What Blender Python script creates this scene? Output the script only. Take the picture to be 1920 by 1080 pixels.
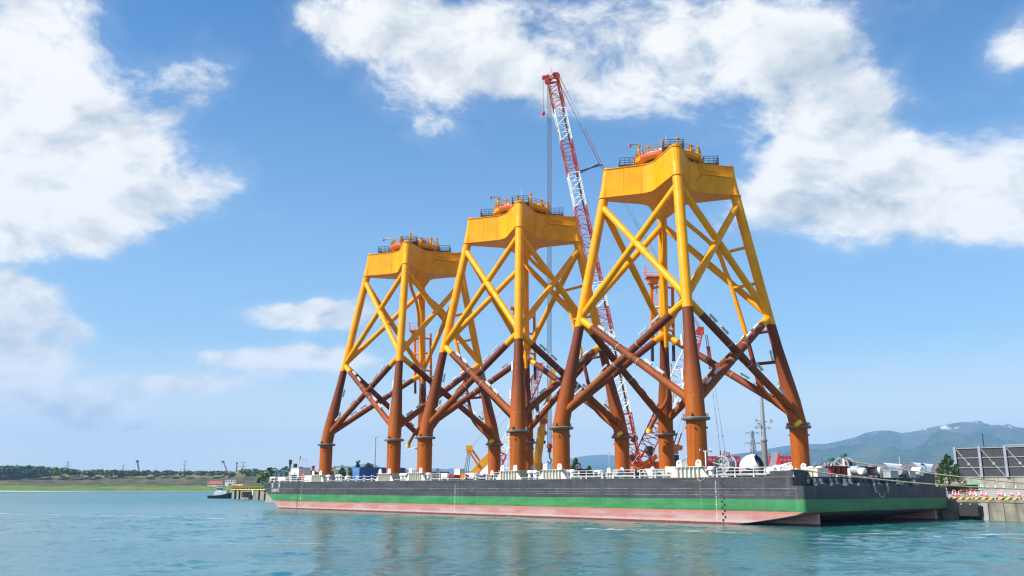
import bpy, math, random
import numpy as np
from mathutils import Vector, Matrix

R = math.radians
HAZE_D = 0.000095
rng = random.Random(7)
npr = np.random.default_rng(11)
for o in list(bpy.data.objects):
    bpy.data.objects.remove(o)
scene = bpy.context.scene
col = scene.collection

# ------------------------------------------------------------------ camera
F, PITCH, HC = 1662.66, 0.2223, 4.1655
cd = bpy.data.cameras.new('camera')
cam = bpy.data.objects.new('camera', cd)
col.objects.link(cam)
cd.sensor_width = 36.0
cd.lens = F * 36.0 / 1920.0
cd.clip_start = 0.5
cd.clip_end = 40000
cam.location = (0, 0, HC)
cam.rotation_euler = (math.pi / 2 + PITCH, 0, 0)
scene.camera = cam

# ------------------------------------------------------------------ light
SUN_EL = 46.0
SUN_H = Vector((-0.93, -0.367))
SUN_H.normalize()
sun_dir = Vector((SUN_H.x * math.cos(R(SUN_EL)), SUN_H.y * math.cos(R(SUN_EL)), math.sin(R(SUN_EL))))
sl = bpy.data.lights.new('sun', 'SUN')
sl.energy = 5.0
sl.angle = R(0.5)
sl.color = (1.0, 0.955, 0.88)
so = bpy.data.objects.new('sun', sl)
col.objects.link(so)
so.rotation_euler = sun_dir.to_track_quat('Z', 'Y').to_euler()
so.location = (-200, -80, 200)

scene.view_settings.view_transform = 'Standard'
scene.view_settings.look = 'None'
scene.view_settings.gamma = 1.0
scene.view_settings.use_curve_mapping = False
scene.cycles.use_denoising = True
scene.cycles.filter_width = 1.3
scene.view_settings.exposure = 0.75


class NT:
    """small node-tree helper"""
    def __init__(self, tree):
        self.t = tree
        self.n = tree.nodes
        self.l = tree.links

    def node(self, kind, **kw):
        nd = self.n.new(kind)
        for k, v in kw.items():
            setattr(nd, k, v)
        return nd

    def put(self, sock, v):
        if hasattr(v, 'is_output') or isinstance(v, bpy.types.NodeSocket):
            self.l.new(v, sock)
        elif v is not None:
            if isinstance(v, (tuple, list)) and len(v) == 3 and sock.type == 'RGBA':
                v = (*v, 1.0)
            sock.default_value = v

    def math(self, op, a, b=None, c=None, clamp=False):
        nd = self.node('ShaderNodeMath', operation=op, use_clamp=clamp)
        self.put(nd.inputs[0], a)
        if b is not None:
            self.put(nd.inputs[1], b)
        if c is not None:
            self.put(nd.inputs[2], c)
        return nd.outputs[0]

    def vmath(self, op, a, b=None):
        nd = self.node('ShaderNodeVectorMath', operation=op)
        self.put(nd.inputs[0], a)
        if b is not None:
            self.put(nd.inputs[1], b)
        return nd.outputs[0]

    def mix(self, fac, a, b, blend='MIX'):
        nd = self.node('ShaderNodeMix', data_type='RGBA', blend_type=blend)
        nd.clamp_factor = True
        self.put(nd.inputs[0], fac)
        self.put(nd.inputs[6], a)
        self.put(nd.inputs[7], b)
        return nd.outputs[2]

    def noise(self, vec, scale, detail=4.0, rough=0.55, dist=0.0):
        nd = self.node('ShaderNodeTexNoise')
        if vec is not None:
            self.put(nd.inputs['Vector'], vec)
        nd.inputs['Scale'].default_value = scale
        nd.inputs['Detail'].default_value = detail
        nd.inputs['Roughness'].default_value = rough
        nd.inputs['Distortion'].default_value = dist
        return nd.outputs[0]

    def smooth(self, v, a, b, lo=0.0, hi=1.0):
        nd = self.node('ShaderNodeMapRange', interpolation_type='SMOOTHSTEP')
        self.put(nd.inputs[0], v)
        nd.inputs[1].default_value = a
        nd.inputs[2].default_value = b
        nd.inputs[3].default_value = lo
        nd.inputs[4].default_value = hi
        return nd.outputs[0]

    def scale(self, vec, s):
        nd = self.node('ShaderNodeVectorMath', operation='MULTIPLY')
        self.put(nd.inputs[0], vec)
        nd.inputs[1].default_value = s
        return nd.outputs[0]


def ray(px, py):
    c, s = math.cos(PITCH), math.sin(PITCH)
    x, y = (px - 960) / F, (540 - py) / F
    return Vector((x, c - y * s, s + y * c))


def at(px, py, Y):
    d = ray(px, py)
    t = Y / d.y
    return Vector((d.x * t, Y, HC + d.z * t))


# ------------------------------------------------------------------ sky
world = bpy.data.worlds.new('World')
scene.world = world
world.use_nodes = True
w = NT(world.node_tree)
w.n.clear()
tc = w.node('ShaderNodeTexCoord')
D = w.vmath('NORMALIZE', tc.outputs['Generated'])
sep = w.node('ShaderNodeSeparateXYZ')
w.l.new(D, sep.inputs[0])
dx, dy, dz = sep.outputs
sky = w.node('ShaderNodeTexSky', sky_type='NISHITA')
sky.sun_disc = False
sky.sun_elevation = R(SUN_EL)
sky.sun_rotation = math.atan2(SUN_H.x, SUN_H.y) % (2 * math.pi)
sky.altitude = 0
sky.air_density = 1.0
sky.dust_density = 1.0
sky.ozone_density = 1.6
az = w.math('ARCTAN2', dx, dy)
el = w.math('ARCSINE', dz)
# cloud noise lives on the sky directions
P = w.scale(D, (1.0, 1.0, 1.55))
warp = w.node('ShaderNodeTexNoise')
w.l.new(P, warp.inputs['Vector'])
warp.inputs['Scale'].default_value = 5.0
warp.inputs['Detail'].default_value = 3
wv = w.scale(w.vmath('SUBTRACT', warp.outputs['Color'], (0.5, 0.5, 0.5)), (0.10, 0.10, 0.10))
PW = w.vmath('ADD', P, wv)
fb = w.noise(PW, 6.5, 13.0, 0.63, 0.0)
off = w.vmath('ADD', PW, (SUN_H.x * 0.022, SUN_H.y * 0.012, 0.030))
fb2 = w.noise(off, 6.5, 6.0, 0.58, 0.0)
# torn veils drawn out along the wind
rotp = w.node('ShaderNodeMapping')
rotp.inputs['Rotation'].default_value = (0.0, R(-38), 0.0)
w.l.new(P, rotp.inputs['Vector'])
wisp = w.noise(w.vmath('ADD', w.scale(rotp.outputs[0], (0.55, 1.0, 1.6)), wv), 9.0, 10.0, 0.66, 0.6)


def dirs(px, py):
    d = ray(px, py).normalized()
    return math.atan2(d.x, d.y), math.asin(d.z)


# big cloud banks: centre, half-width, half-height (pixels of the photograph, turned to sky angles), strength, softness flag
BLOBS = [(-40, 150, 150, 170, 0.30), (40, 270, 160, 110, 0.28), (60, 430, 240, 60, 0.32), (300, 365, 130, 55, 0.24), (210, 250, 110, 40, 0.18), (440, 330, 80, 60, 0.17), (390, 155, 60, 50, 0.15), (490, 225, 40, 50, 0.10), (330, 215, 50, 40, 0.10), (130, 150, 60, 60, 0.12),
         (10, 560, 100, 60, 0.40), (60, 670, 130, 60, 0.38), (150, 758, 150, 22, 0.38), (90, 20, 120, 50, 0.2),
         (345, 722, 95, 22, 0.50), (210, 797, 70, 14, 0.56), (330, 782, 40, 8, 0.2), (180, 620, 60, 18, 0.16), (545, 592, 140, 26, 0.44), (640, 580, 90, 34, 0.3), (590, 668, 150, 24, 0.40), (390, 672, 70, 16, 0.22),
         (510, 405, 45, 14, 0.18), (312, 553, 22, 22, 0.18), (470, 770, 24, 8, 0.16), (525, 780, 22, 9, 0.16),
         (640, 40, 120, 90, 0.20), (760, 70, 150, 70, 0.22), (960, 100, 230, 85, 0.24), (1180, 70, 260, 110, 0.22), (1440, 110, 190, 110, 0.21), (1130, 170, 150, 40, 0.14),
         (1590, 300, 190, 110, 0.28), (1680, 390, 200, 80, 0.27), (1830, 400, 120, 60, 0.22), (1700, 280, 120, 60, 0.16), (1895, 95, 60, 40, 0.38), (1600, 215, 130, 60, 0.18), (1460, 370, 90, 60, 0.14),
         (700, 205, 60, 50, 0.13), (800, 245, 50, 60, 0.13), (860, 330, 60, 40, 0.05), (1330, 560, 90, 50, 0.14), (1420, 620, 80, 40, 0.08), (20, 880, 110, 9, 0.2), (160, 884, 60, 7, 0.2)]
HOLES = [(560, 250, 130, 120, 0.14), (1790, 150, 90, 70, 0.16), (300, 575, 150, 60, 0.22), (480, 745, 120, 24, 0.14), (420, 630, 130, 12, 0.14), (250, 680, 60, 20, 0.14), (60, 505, 150, 20, 0.22), (840, 430, 260, 120, 0.16),
         (480, 500, 140, 60, 0.14), (1600, 600, 300, 80, 0.16), (230, 120, 60, 80, 0.14), (250, 880, 300, 60, 0.1), (1150, 330, 300, 60, 0.1), (1050, 70, 70, 40, 0.12), (1660, 60, 50, 50, 0.08)]
acc = None
for sgn, L in ((1, BLOBS), (-1, HOLES)):
    for (bx, by, hw, hh, st) in L:
        a0, e0 = dirs(bx, by)
        sx, sy = hw / F, hh / F
        q = w.math('ADD', w.math('POWER', w.math('MULTIPLY', w.math('ABSOLUTE', w.math('SUBTRACT', az, a0)), 1 / sx), 2.0),
                   w.math('POWER', w.math('MULTIPLY', w.math('ABSOLUTE', w.math('SUBTRACT', el, e0)), 1 / sy), 2.0))
        g = w.math('MULTIPLY', w.math('EXPONENT', w.math('MULTIPLY', q, -0.8)), sgn * st)
        acc = g if acc is None else w.math('ADD', acc, g)
# away from the frame the sky goes on with scattered cloud of the same kind
rest = w.smooth(w.math('ABSOLUTE', az), 0.62, 0.95, 0.0, 0.13)
hi = w.smooth(el, 0.60, 0.80, 0.0, 0.13)
acc = w.math('ADD', acc, w.math('MAXIMUM', rest, hi))
dens0 = w.math('ADD', w.math('ADD', w.math('MULTIPLY', fb, 1.05), w.math('MULTIPLY', wisp, 0.22)), acc)
dens = w.smooth(dens0, 0.74, 0.98)
dens = w.math('MULTIPLY', dens, w.smooth(dz, -0.01, 0.02))
thin = w.math('MULTIPLY', w.smooth(dens0, 0.62, 0.84), 0.10)
dens = w.math('MAXIMUM', dens, thin)
lit = w.math('ADD', w.math('MULTIPLY', w.math('SUBTRACT', fb, fb2), 4.2), 0.80, clamp=True)
core = w.math('MULTIPLY', w.smooth(fb2, 0.47, 0.70), w.smooth(dens0, 0.90, 1.15))
lit = w.math('SUBTRACT', lit, w.math('MULTIPLY', core, 0.42), clamp=True)
ccol = w.mix(lit, (0.52, 0.60, 0.69), (1.06, 1.05, 1.03))
bg1 = w.node('ShaderNodeBackground')
sat = w.node('ShaderNodeHueSaturation')
sat.inputs['Saturation'].default_value = 1.65
w.l.new(sky.outputs[0], sat.inputs['Color'])
sat.inputs['Hue'].default_value = 0.506
pale = w.smooth(el, 0.0, 0.62, 0.50, 0.08)
skyc = w.mix(pale, sat.outputs[0], (4.3, 6.15, 7.7))
skyc = w.mix(w.smooth(el, 0.0, 0.17, 0.75, 0.0), skyc, (9.6, 8.7, 7.2))
w.l.new(skyc, bg1.inputs[0])
bg1.inputs[1].default_value = 0.09
bg2 = w.node('ShaderNodeBackground')
w.l.new(ccol, bg2.inputs[0])
bg2.inputs[1].default_value = 0.585
mx = w.node('ShaderNodeMixShader')
w.l.new(dens, mx.inputs[0])
w.l.new(bg1.outputs[0], mx.inputs[1])
w.l.new(bg2.outputs[0], mx.inputs[2])
out = w.node('ShaderNodeOutputWorld')
w.l.new(mx.outputs[0], out.inputs[0])

# ------------------------------------------------------------------ materials
MATS = {}


def mat(name, base, rough=0.5, metal=0.0, var=0.0, scale=1.0, base2=None, bump=0.0, bscale=20.0, streak=0.0, streak_col=None, spec=0.5,
        coat=0.0):
    """painted / weathered surface: base colour broken by two noises, optional vertical streaks and fine relief"""
    if name in MATS:
        return MATS[name]
    m = bpy.data.materials.new(name)
    m.use_nodes = True
    t = NT(m.node_tree)
    bs = t.n['Principled BSDF']
    bs.inputs['Roughness'].default_value = rough
    bs.inputs['Metallic'].default_value = metal
    bs.inputs['Specular IOR Level'].default_value = spec
    bs.inputs['Coat Weight'].default_value = coat
    tc = t.node('ShaderNodeTexCoord')
    oc = tc.outputs['Object']
    c = (*base, 1.0)
    if base2 is not None or var > 0:
        b2 = base2 if base2 is not None else tuple(x * (1 - var) for x in base)
        n1 = t.noise(oc, scale, 6.0, 0.62)
        c = t.mix(t.smooth(n1, 0.36, 0.68), base, b2)
    if streak > 0:
        n2 = t.noise(t.scale(oc, (2.2, 2.2, 0.12)), 1.0, 5.0, 0.6)
        sc = streak_col if streak_col is not None else tuple(x * 0.5 for x in base)
        c = t.mix(t.math('MULTIPLY', t.smooth(n2, 0.52, 0.72), streak), c, sc)
    t.put(bs.inputs['Base Color'], c)
    if bump > 0:
        bn = t.node('ShaderNodeBump')
        bn.inputs['Strength'].default_value = bump
        bn.inputs['Distance'].default_value = 0.05
        t.l.new(t.noise(oc, bscale, 5.0, 0.6), bn.inputs['Height'])
        t.l.new(bn.outputs[0], bs.inputs['Normal'])
    MATS[name] = m
    return m


M_yel = mat('jacket_yellow', (0.86, 0.335, 0.0005), 0.42, spec=0.22, var=0.16, scale=0.45, streak=0.22, streak_col=(0.42, 0.15, 0.015), bump=0.03, bscale=2.0)
M_yel2 = mat('crane_yellow', (0.84, 0.37, 0.012), 0.4, var=0.22, scale=0.7)
M_ora = mat('landing_orange', (0.70, 0.19, 0.010), 0.42, var=0.15, scale=0.8)
M_cora = mat('crane_orange', (0.80, 0.15, 0.012), 0.42, var=0.15, scale=0.8)
M_red = mat('crane_red', (0.44, 0.042, 0.018), 0.42, var=0.2, scale=0.7)
M_cred = mat('frame_red', (0.55, 0.012, 0.03), 0.45, var=0.2, scale=0.8)
M_maroon = mat('drum_maroon', (0.27, 0.024, 0.016), 0.5, var=0.4, scale=1.2)
M_white = mat('white_paint', (0.78, 0.78, 0.75), 0.42, var=0.10, scale=0.9, streak=0.35, streak_col=(0.42, 0.34, 0.24))
M_cream = mat('cream_paint', (0.72, 0.70, 0.60), 0.5, base2=(0.55, 0.50, 0.40), scale=1.0, streak=0.45, streak_col=(0.28, 0.19, 0.10))
M_twr = mat('tower_white', (0.80, 0.81, 0.80), 0.32, var=0.06, scale=0.3)
M_grey = mat('grey_steel', (0.30, 0.32, 0.33), 0.5, var=0.3, scale=1.5)
M_lgrey = mat('light_grey_paint', (0.36, 0.38, 0.40), 0.45, var=0.2, scale=1.5)
M_anode = mat('anode_alloy', (0.55, 0.57, 0.56), 0.5, var=0.25, scale=2.0)
M_galv = mat('galvanised', (0.38, 0.41, 0.43), 0.42, metal=0.4, var=0.2, scale=2.0)
M_dark = mat('dark_steel', (0.035, 0.036, 0.04), 0.55, var=0.3, scale=2.0)
M_rail = mat('dark_rail', (0.03, 0.035, 0.05), 0.5)
M_rub = mat('black_rubber', (0.018, 0.018, 0.02), 0.7, var=0.3, scale=2.0)
M_blue = mat('container_blue', (0.018, 0.125, 0.42), 0.45, var=0.25, scale=0.8, streak=0.3, streak_col=(0.02, 0.05, 0.14))
M_reel = mat('reel_grey', (0.36, 0.41, 0.45), 0.45, var=0.2, scale=1.2)
M_reelb = mat('reel_blue', (0.10, 0.15, 0.27), 0.45, var=0.2, scale=1.2)
M_green = mat('machine_green', (0.02, 0.17, 0.10), 0.5, var=0.3, scale=1.5)
M_rope = mat('rope', (0.42, 0.36, 0.25), 0.85, var=0.3, scale=4.0)
M_wire = mat('wire_rope', (0.07, 0.08, 0.10), 0.6)
M_cap = mat('cap_yellow', (0.80, 0.52, 0.01), 0.45)
M_glass = mat('window_glass', (0.02, 0.03, 0.035), 0.08)
M_wood = mat('timber', (0.26, 0.11, 0.035), 0.8, var=0.4, scale=3.0)
M_rustbin = mat('rusty_bin', (0.19, 0.055, 0.022), 0.8, base2=(0.09, 0.03, 0.015), scale=2.5)
M_coner = mat('cone_red', (0.60, 0.05, 0.055), 0.5)
M_coneg = mat('cone_green', (0.015, 0.30, 0.17), 0.5)
M_conew = mat('cone_white', (0.80, 0.80, 0.80), 0.45)
M_tarp = mat('tarp_green', (0.05, 0.38, 0.16), 0.6)
M_roofr = mat('roof_red', (0.38, 0.06, 0.035), 0.6, var=0.2, scale=1.0)
M_wallw = mat('wall_cream', (0.62, 0.56, 0.44), 0.7, var=0.1, scale=0.5)
M_hazy = mat('hull_navy', (0.02, 0.025, 0.05), 0.5)
M_tug = mat('tug_cabin', (0.55, 0.66, 0.70), 0.45, var=0.1, scale=1.0)
M_leafy = mat('bark', (0.10, 0.07, 0.045), 0.9)


def rust_mat():
    m = bpy.data.materials.new('primer_and_rust')
    m.use_nodes = True
    t = NT(m.node_tree)
    bs = t.n['Principled BSDF']
    geo = t.node('ShaderNodeTexCoord')
    oc = geo.outputs['Object']
    sp = t.node('ShaderNodeSeparateXYZ')
    t.l.new(oc, sp.inputs[0])
    z = sp.outputs[2]
    n1 = t.noise(t.scale(oc, (1, 1, 0.35)), 0.5, 6.0, 0.62)
    zz = t.math('ADD', z, t.math('MULTIPLY', t.math('SUBTRACT', n1, 0.5), 14.0))
    # primer above, bare rusted steel towards the piles
    k = t.smooth(zz, 4.0, 19.0)
    c = t.mix(k, (0.37, 0.088, 0.004), (0.145, 0.033, 0.010))
    n2 = t.noise(oc, 1.4, 7.0, 0.65)
    c = t.mix(t.math('MULTIPLY', t.smooth(n2, 0.45, 0.75), 0.55), c, (0.21, 0.046, 0.005))
    n3 = t.noise(t.scale(oc, (3.0, 3.0, 0.10)), 1.0, 4.0, 0.6)
    c = t.mix(t.math('MULTIPLY', t.smooth(n3, 0.55, 0.75), 0.45), c, (0.060, 0.014, 0.006))
    t.put(bs.inputs['Base Color'], c)
    bs.inputs['Roughness'].default_value = 0.62
    bs.inputs['Specular IOR Level'].default_value = 0.2
    bn = t.node('ShaderNodeBump')
    bn.inputs['Strength'].default_value = 0.15
    bn.inputs['Distance'].default_value = 0.04
    t.l.new(t.noise(oc, 9.0, 5.0, 0.6), bn.inputs['Height'])
    t.l.new(bn.outputs[0], bs.inputs['Normal'])
    return m


M_rust = rust_mat()


def hull_mat(name, kind):
    m = bpy.data.materials.new(name)
    m.use_nodes = True
    t = NT(m.node_tree)
    bs = t.n['Principled BSDF']
    tcn = t.node('ShaderNodeTexCoord')
    oc = tcn.outputs['Object']
    sp = t.node('ShaderNodeSeparateXYZ')
    t.l.new(oc, sp.inputs[0])
    z = sp.outputs[2]
    stre = t.noise(t.scale(oc, (1.6, 1.6, 0.10)), 1.0, 6.0, 0.65)
    scuf = t.noise(t.scale(oc, (0.10, 0.10, 2.5)), 1.0, 7.0, 0.7)
    blot = t.noise(t.scale(oc, (0.20, 0.20, 0.8)), 1.0, 6.0, 0.6)
    fine = t.noise(oc, 2.5, 6.0, 0.65)
    if kind == 'black':
        c = t.mix(t.smooth(blot, 0.35, 0.65), (0.022, 0.025, 0.031), (0.044, 0.047, 0.053))
        c = t.mix(t.math('MULTIPLY', t.smooth(stre, 0.52, 0.74), 0.55), c, (0.11, 0.108, 0.105))
        c = t.mix(t.math('MULTIPLY', t.smooth(scuf, 0.60, 0.72), 0.5), c, (0.15, 0.125, 0.125))
        c = t.mix(t.math('MULTIPLY', t.smooth(fine, 0.58, 0.74), 0.5), c, (0.11, 0.065, 0.045))
        rs = t.noise(t.scale(oc, (0.9, 0.9, 0.07)), 1.7, 6.0, 0.68)
        c = t.mix(t.math('MULTIPLY', t.smooth(rs, 0.60, 0.72), 0.6), c, (0.15, 0.075, 0.04))
        rough = 0.6
    elif kind == 'green':
        c = t.mix(t.smooth(blot, 0.35, 0.68), (0.020, 0.155, 0.045), (0.045, 0.215, 0.075))
        c = t.mix(t.math('MULTIPLY', t.smooth(stre, 0.52, 0.74), 0.5), c, (0.10, 0.28, 0.12))
        c = t.mix(t.math('MULTIPLY', t.smooth(scuf, 0.60, 0.70), 0.7), c, (0.05, 0.09, 0.04))
        edge = t.math('MULTIPLY', t.smooth(z, 1.95, 1.62), t.smooth(t.noise(t.scale(oc, (0.22, 0.22, 1.5)), 1.0, 5, 0.65), 0.50, 0.60))
        c = t.mix(t.math('MULTIPLY', edge, 0.8), c, (0.05, 0.055, 0.045))
        c = t.mix(t.math('MULTIPLY', t.smooth(t.noise(t.scale(oc, (0.7, 0.7, 0.9)), 1.0, 6, 0.7), 0.58, 0.72), 0.35), c, (0.16, 0.33, 0.17))
        rough = 0.55
    else:
        c = t.mix(t.smooth(blot, 0.30, 0.70), (0.36, 0.125, 0.12), (0.40, 0.27, 0.26))
        low = t.smooth(t.math('ADD', z, t.math('MULTIPLY', t.math('SUBTRACT', scuf, 0.5), 0.6)), 1.10, 1.45)
        c = t.mix(low, c, (0.40, 0.15, 0.10))
        mid = t.smooth(t.math('ADD', z, t.math('MULTIPLY', t.math('SUBTRACT', fine, 0.5), 0.35)), 0.42, 0.62)
        c = t.mix(mid, t.mix(0.65, c, (0.46, 0.35, 0.30)), c)
        wet = t.smooth(t.math('ADD', z, t.math('MULTIPLY', t.math('SUBTRACT', fine, 0.5), 0.22)), 0.18, 0.30)
        c = t.mix(wet, (0.13, 0.030, 0.020), c)
        c = t.mix(t.math('MULTIPLY', t.smooth(stre, 0.56, 0.76), 0.4), c, (0.44, 0.37, 0.32))
        rough = 0.6
    t.put(bs.inputs['Base Color'], c)
    bs.inputs['Roughness'].default_value = rough
    bn = t.node('ShaderNodeBump')
    bn.inputs['Strength'].default_value = 0.5
    bn.inputs['Distance'].default_value = 0.12
    fx_ = t.math('ABSOLUTE', t.math('SINE', t.math('MULTIPLY', sp.outputs[0], 1.30)))
    fy_ = t.math('ABSOLUTE', t.math('SINE', t.math('MULTIPLY', sp.outputs[1], 1.30)))
    hgt = t.math('ADD', t.noise(t.scale(oc, (0.35, 0.35, 0.35)), 1.0, 5.0, 0.6), t.math('MULTIPLY', t.math('ADD', fx_, fy_), 0.13))
    t.l.new(hgt, bn.inputs['Height'])
    t.l.new(bn.outputs[0], bs.inputs['Normal'])
    return m


M_hblack = hull_mat('hull_black', 'black')
M_hgreen = hull_mat('hull_green', 'green')
M_hred = hull_mat('hull_antifouling', 'red')


def concrete_mat(name, a, b, dark=(0.07, 0.06, 0.045), amount=0.6):
    m = bpy.data.materials.new(name)
    m.use_nodes = True
    t = NT(m.node_tree)
    bs = t.n['Principled BSDF']
    tcn = t.node('ShaderNodeTexCoord')
    oc = tcn.outputs['Object']
    c = t.mix(t.smooth(t.noise(oc, 0.5, 6, 0.65), 0.35, 0.65), a, b)
    st = t.noise(t.scale(oc, (0.9, 0.9, 0.12)), 1.0, 6, 0.65)
    c = t.mix(t.math('MULTIPLY', t.smooth(st, 0.48, 0.70), amount), c, dark)
    st2 = t.noise(t.scale(oc, (0.5, 0.5, 0.2)), 1.3, 6, 0.65)
    c = t.mix(t.math('MULTIPLY', t.smooth(st2, 0.58, 0.75), amount * 0.7), c, (0.30, 0.17, 0.06))
    t.put(bs.inputs['Base Color'], c)
    bs.inputs['Roughness'].default_value = 0.85
    bn = t.node('ShaderNodeBump')
    bn.inputs['Strength'].default_value = 0.3
    bn.inputs['Distance'].default_value = 0.04
    t.l.new(t.noise(oc, 6.0, 6.0, 0.65), bn.inputs['Height'])
    t.l.new(bn.outputs[0], bs.inputs['Normal'])
    return m


M_conc = concrete_mat('quay_concrete', (0.27, 0.25, 0.20), (0.17, 0.157, 0.125), amount=0.75)
M_conc2 = concrete_mat('wall_concrete', (0.33, 0.31, 0.27), (0.24, 0.225, 0.19), amount=0.4)
M_apron = concrete_mat('apron_concrete', (0.36, 0.34, 0.31), (0.28, 0.265, 0.24), amount=0.2)
M_panel = concrete_mat('screen_panel', (0.045, 0.047, 0.054), (0.034, 0.036, 0.042), dark=(0.04, 0.04, 0.045), amount=0.4)


def stripe_mat(name, a, b, period, axis_mix=(1, 0, 1)):
    m = bpy.data.materials.new(name)
    m.use_nodes = True
    t = NT(m.node_tree)
    bs = t.n['Principled BSDF']
    tcn = t.node('ShaderNodeTexCoord')
    sp = t.node('ShaderNodeSeparateXYZ')
    t.l.new(tcn.outputs['Object'], sp.inputs[0])
    v = None
    for k, wgt in enumerate(axis_mix):
        if wgt:
            q = t.math('MULTIPLY', sp.outputs[k], wgt)
            v = q if v is None else t.math('ADD', v, q)
    fr = t.math('FRACT', t.math('DIVIDE', t.math('ADD', v, 1000.0), period))
    c = t.mix(t.math('GREATER_THAN', fr, 0.5), a, b)
    wear = t.noise(tcn.outputs['Object'], 3.0, 6, 0.65)
    c = t.mix(t.math('MULTIPLY', t.smooth(wear, 0.55, 0.75), 0.5), c, (0.25, 0.22, 0.16))
    t.put(bs.inputs['Base Color'], c)
    bs.inputs['Roughness'].default_value = 0.6
    return m


M_hazard = stripe_mat('hazard_stripe', (0.78, 0.44, 0.01), (0.02, 0.02, 0.02), 0.9, (1, 0, 1.4))
M_barst = stripe_mat('bar_stripe', (0.78, 0.05, 0.05), (0.8, 0.8, 0.78), 0.40, (1, 0, 0))


def foliage_mat(name, a, b, c2):
    m = bpy.data.materials.new(name)
    m.use_nodes = True
    t = NT(m.node_tree)
    bs = t.n['Principled BSDF']
    tcn = t.node('ShaderNodeTexCoord')
    gi = t.node('ShaderNodeNewGeometry')
    c = t.mix(gi.outputs['Random Per Island'], a, b)
    n = t.noise(tcn.outputs['Object'], 0.05, 4, 0.6)
    c = t.mix(t.smooth(n, 0.42, 0.62), c, c2)
    t.put(bs.inputs['Base Color'], c)
    bs.inputs['Roughness'].default_value = 0.7
    bs.inputs['Specular IOR Level'].default_value = 0.2
    return m


M_leaf = foliage_mat('foliage_mixed', (0.040, 0.085, 0.014), (0.085, 0.15, 0.022), (0.065, 0.115, 0.018))
M_leafd = foliage_mat('foliage_dark', (0.020, 0.045, 0.014), (0.045, 0.085, 0.022), (0.03, 0.06, 0.018))
M_leafb = foliage_mat('foliage_bright', (0.09, 0.19, 0.02), (0.18, 0.30, 0.05), (0.13, 0.24, 0.035))


def bank_mat():
    m = bpy.data.materials.new('dune_grass')
    m.use_nodes = True
    t = NT(m.node_tree)
    bs = t.n['Principled BSDF']
    tcn = t.node('ShaderNodeTexCoord')
    oc = tcn.outputs['Object']
    sp = t.node('ShaderNodeSeparateXYZ')
    t.l.new(oc, sp.inputs[0])
    z = sp.outputs[2]
    n1 = t.noise(t.scale(oc, (0.012, 0.012, 0.12)), 1.0, 7, 0.65)
    n2 = t.noise(t.scale(oc, (0.05, 0.05, 0.3)), 1.0, 7, 0.7)
    zz = t.math('ADD', z, t.math('MULTIPLY', t.math('SUBTRACT', n1, 0.5), 9.0))
    grass = t.mix(t.smooth(n2, 0.38, 0.62), (0.060, 0.135, 0.014), (0.115, 0.165, 0.030))
    scrub = t.mix(t.smooth(n2, 0.40, 0.60), (0.040, 0.052, 0.020), (0.110, 0.090, 0.050))
    dune = t.mix(t.smooth(n2, 0.42, 0.62), (0.21, 0.165, 0.065), (0.09, 0.095, 0.03))
    c = t.mix(t.smooth(zz, 6.5, 8.5), grass, scrub)
    c = t.mix(t.smooth(zz, 18.0, 22.0), c, dune)
    c = t.mix(t.smooth(z, 0.7, 1.4), (0.16, 0.14, 0.12), c)
    t.put(bs.inputs['Base Color'], c)
    bs.inputs['Roughness'].default_value = 0.95
    bs.inputs['Specular IOR Level'].default_value = 0.1
    return m


def mountain_mat():
    m = bpy.data.materials.new('mountain_slopes')
    m.use_nodes = True
    t = NT(m.node_tree)
    bs = t.n['Principled BSDF']
    tcn = t.node('ShaderNodeTexCoord')
    oc = tcn.outputs['Object']
    sp = t.node('ShaderNodeSeparateXYZ')
    t.l.new(oc, sp.inputs[0])
    z = sp.outputs[2]
    n1 = t.noise(t.scale(oc, (0.0025, 0.0025, 0.004)), 1.0, 8, 0.65)
    n2 = t.noise(t.scale(oc, (0.012, 0.012, 0.012)), 1.0, 6, 0.65)
    forest = t.mix(t.smooth(n1, 0.36, 0.64), (0.014, 0.036, 0.026), (0.060, 0.088, 0.045))
    forest = t.mix(t.math('MULTIPLY', t.smooth(n2, 0.4, 0.7), 0.5), forest, (0.025, 0.042, 0.018))
    rock = t.mix(t.smooth(n2, 0.35, 0.65), (0.13, 0.10, 0.10), (0.05, 0.055, 0.055))
    c = t.mix(t.smooth(t.math('ADD', z, t.math('MULTIPLY', t.math('SUBTRACT', n1, 0.5), 380.0)), 400.0, 560.0), forest, rock)
    sn = t.noise(t.scale(oc, (0.010, 0.004, 0.004)), 1.0, 5, 0.6)
    snow = t.math('MULTIPLY', t.smooth(sn, 0.585, 0.62), t.smooth(z, 480.0, 560.0))
    c = t.mix(snow, c, (0.80, 0.82, 0.85))
    cl = t.math('MULTIPLY', t.smooth(t.noise(t.scale(oc, (0.006, 0.006, 0.03)), 1.0, 3, 0.5), 0.69, 0.74), t.smooth(z, 330.0, 150.0))
    c = t.mix(t.math('MULTIPLY', cl, 0.7), c, (0.22, 0.22, 0.15))
    t.put(bs.inputs['Base Color'], c)
    bs.inputs['Roughness'].default_value = 0.95
    bs.inputs['Specular IOR Level'].default_value = 0.05
    bn = t.node('ShaderNodeBump')
    bn.inputs['Strength'].default_value = 1.0
    bn.inputs['Distance'].default_value = 60.0
    t.l.new(t.noise(t.scale(oc, (0.008, 0.004, 0.003)), 1.0, 8, 0.65), bn.inputs['Height'])
    t.l.new(bn.outputs[0], bs.inputs['Normal'])
    return m


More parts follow.
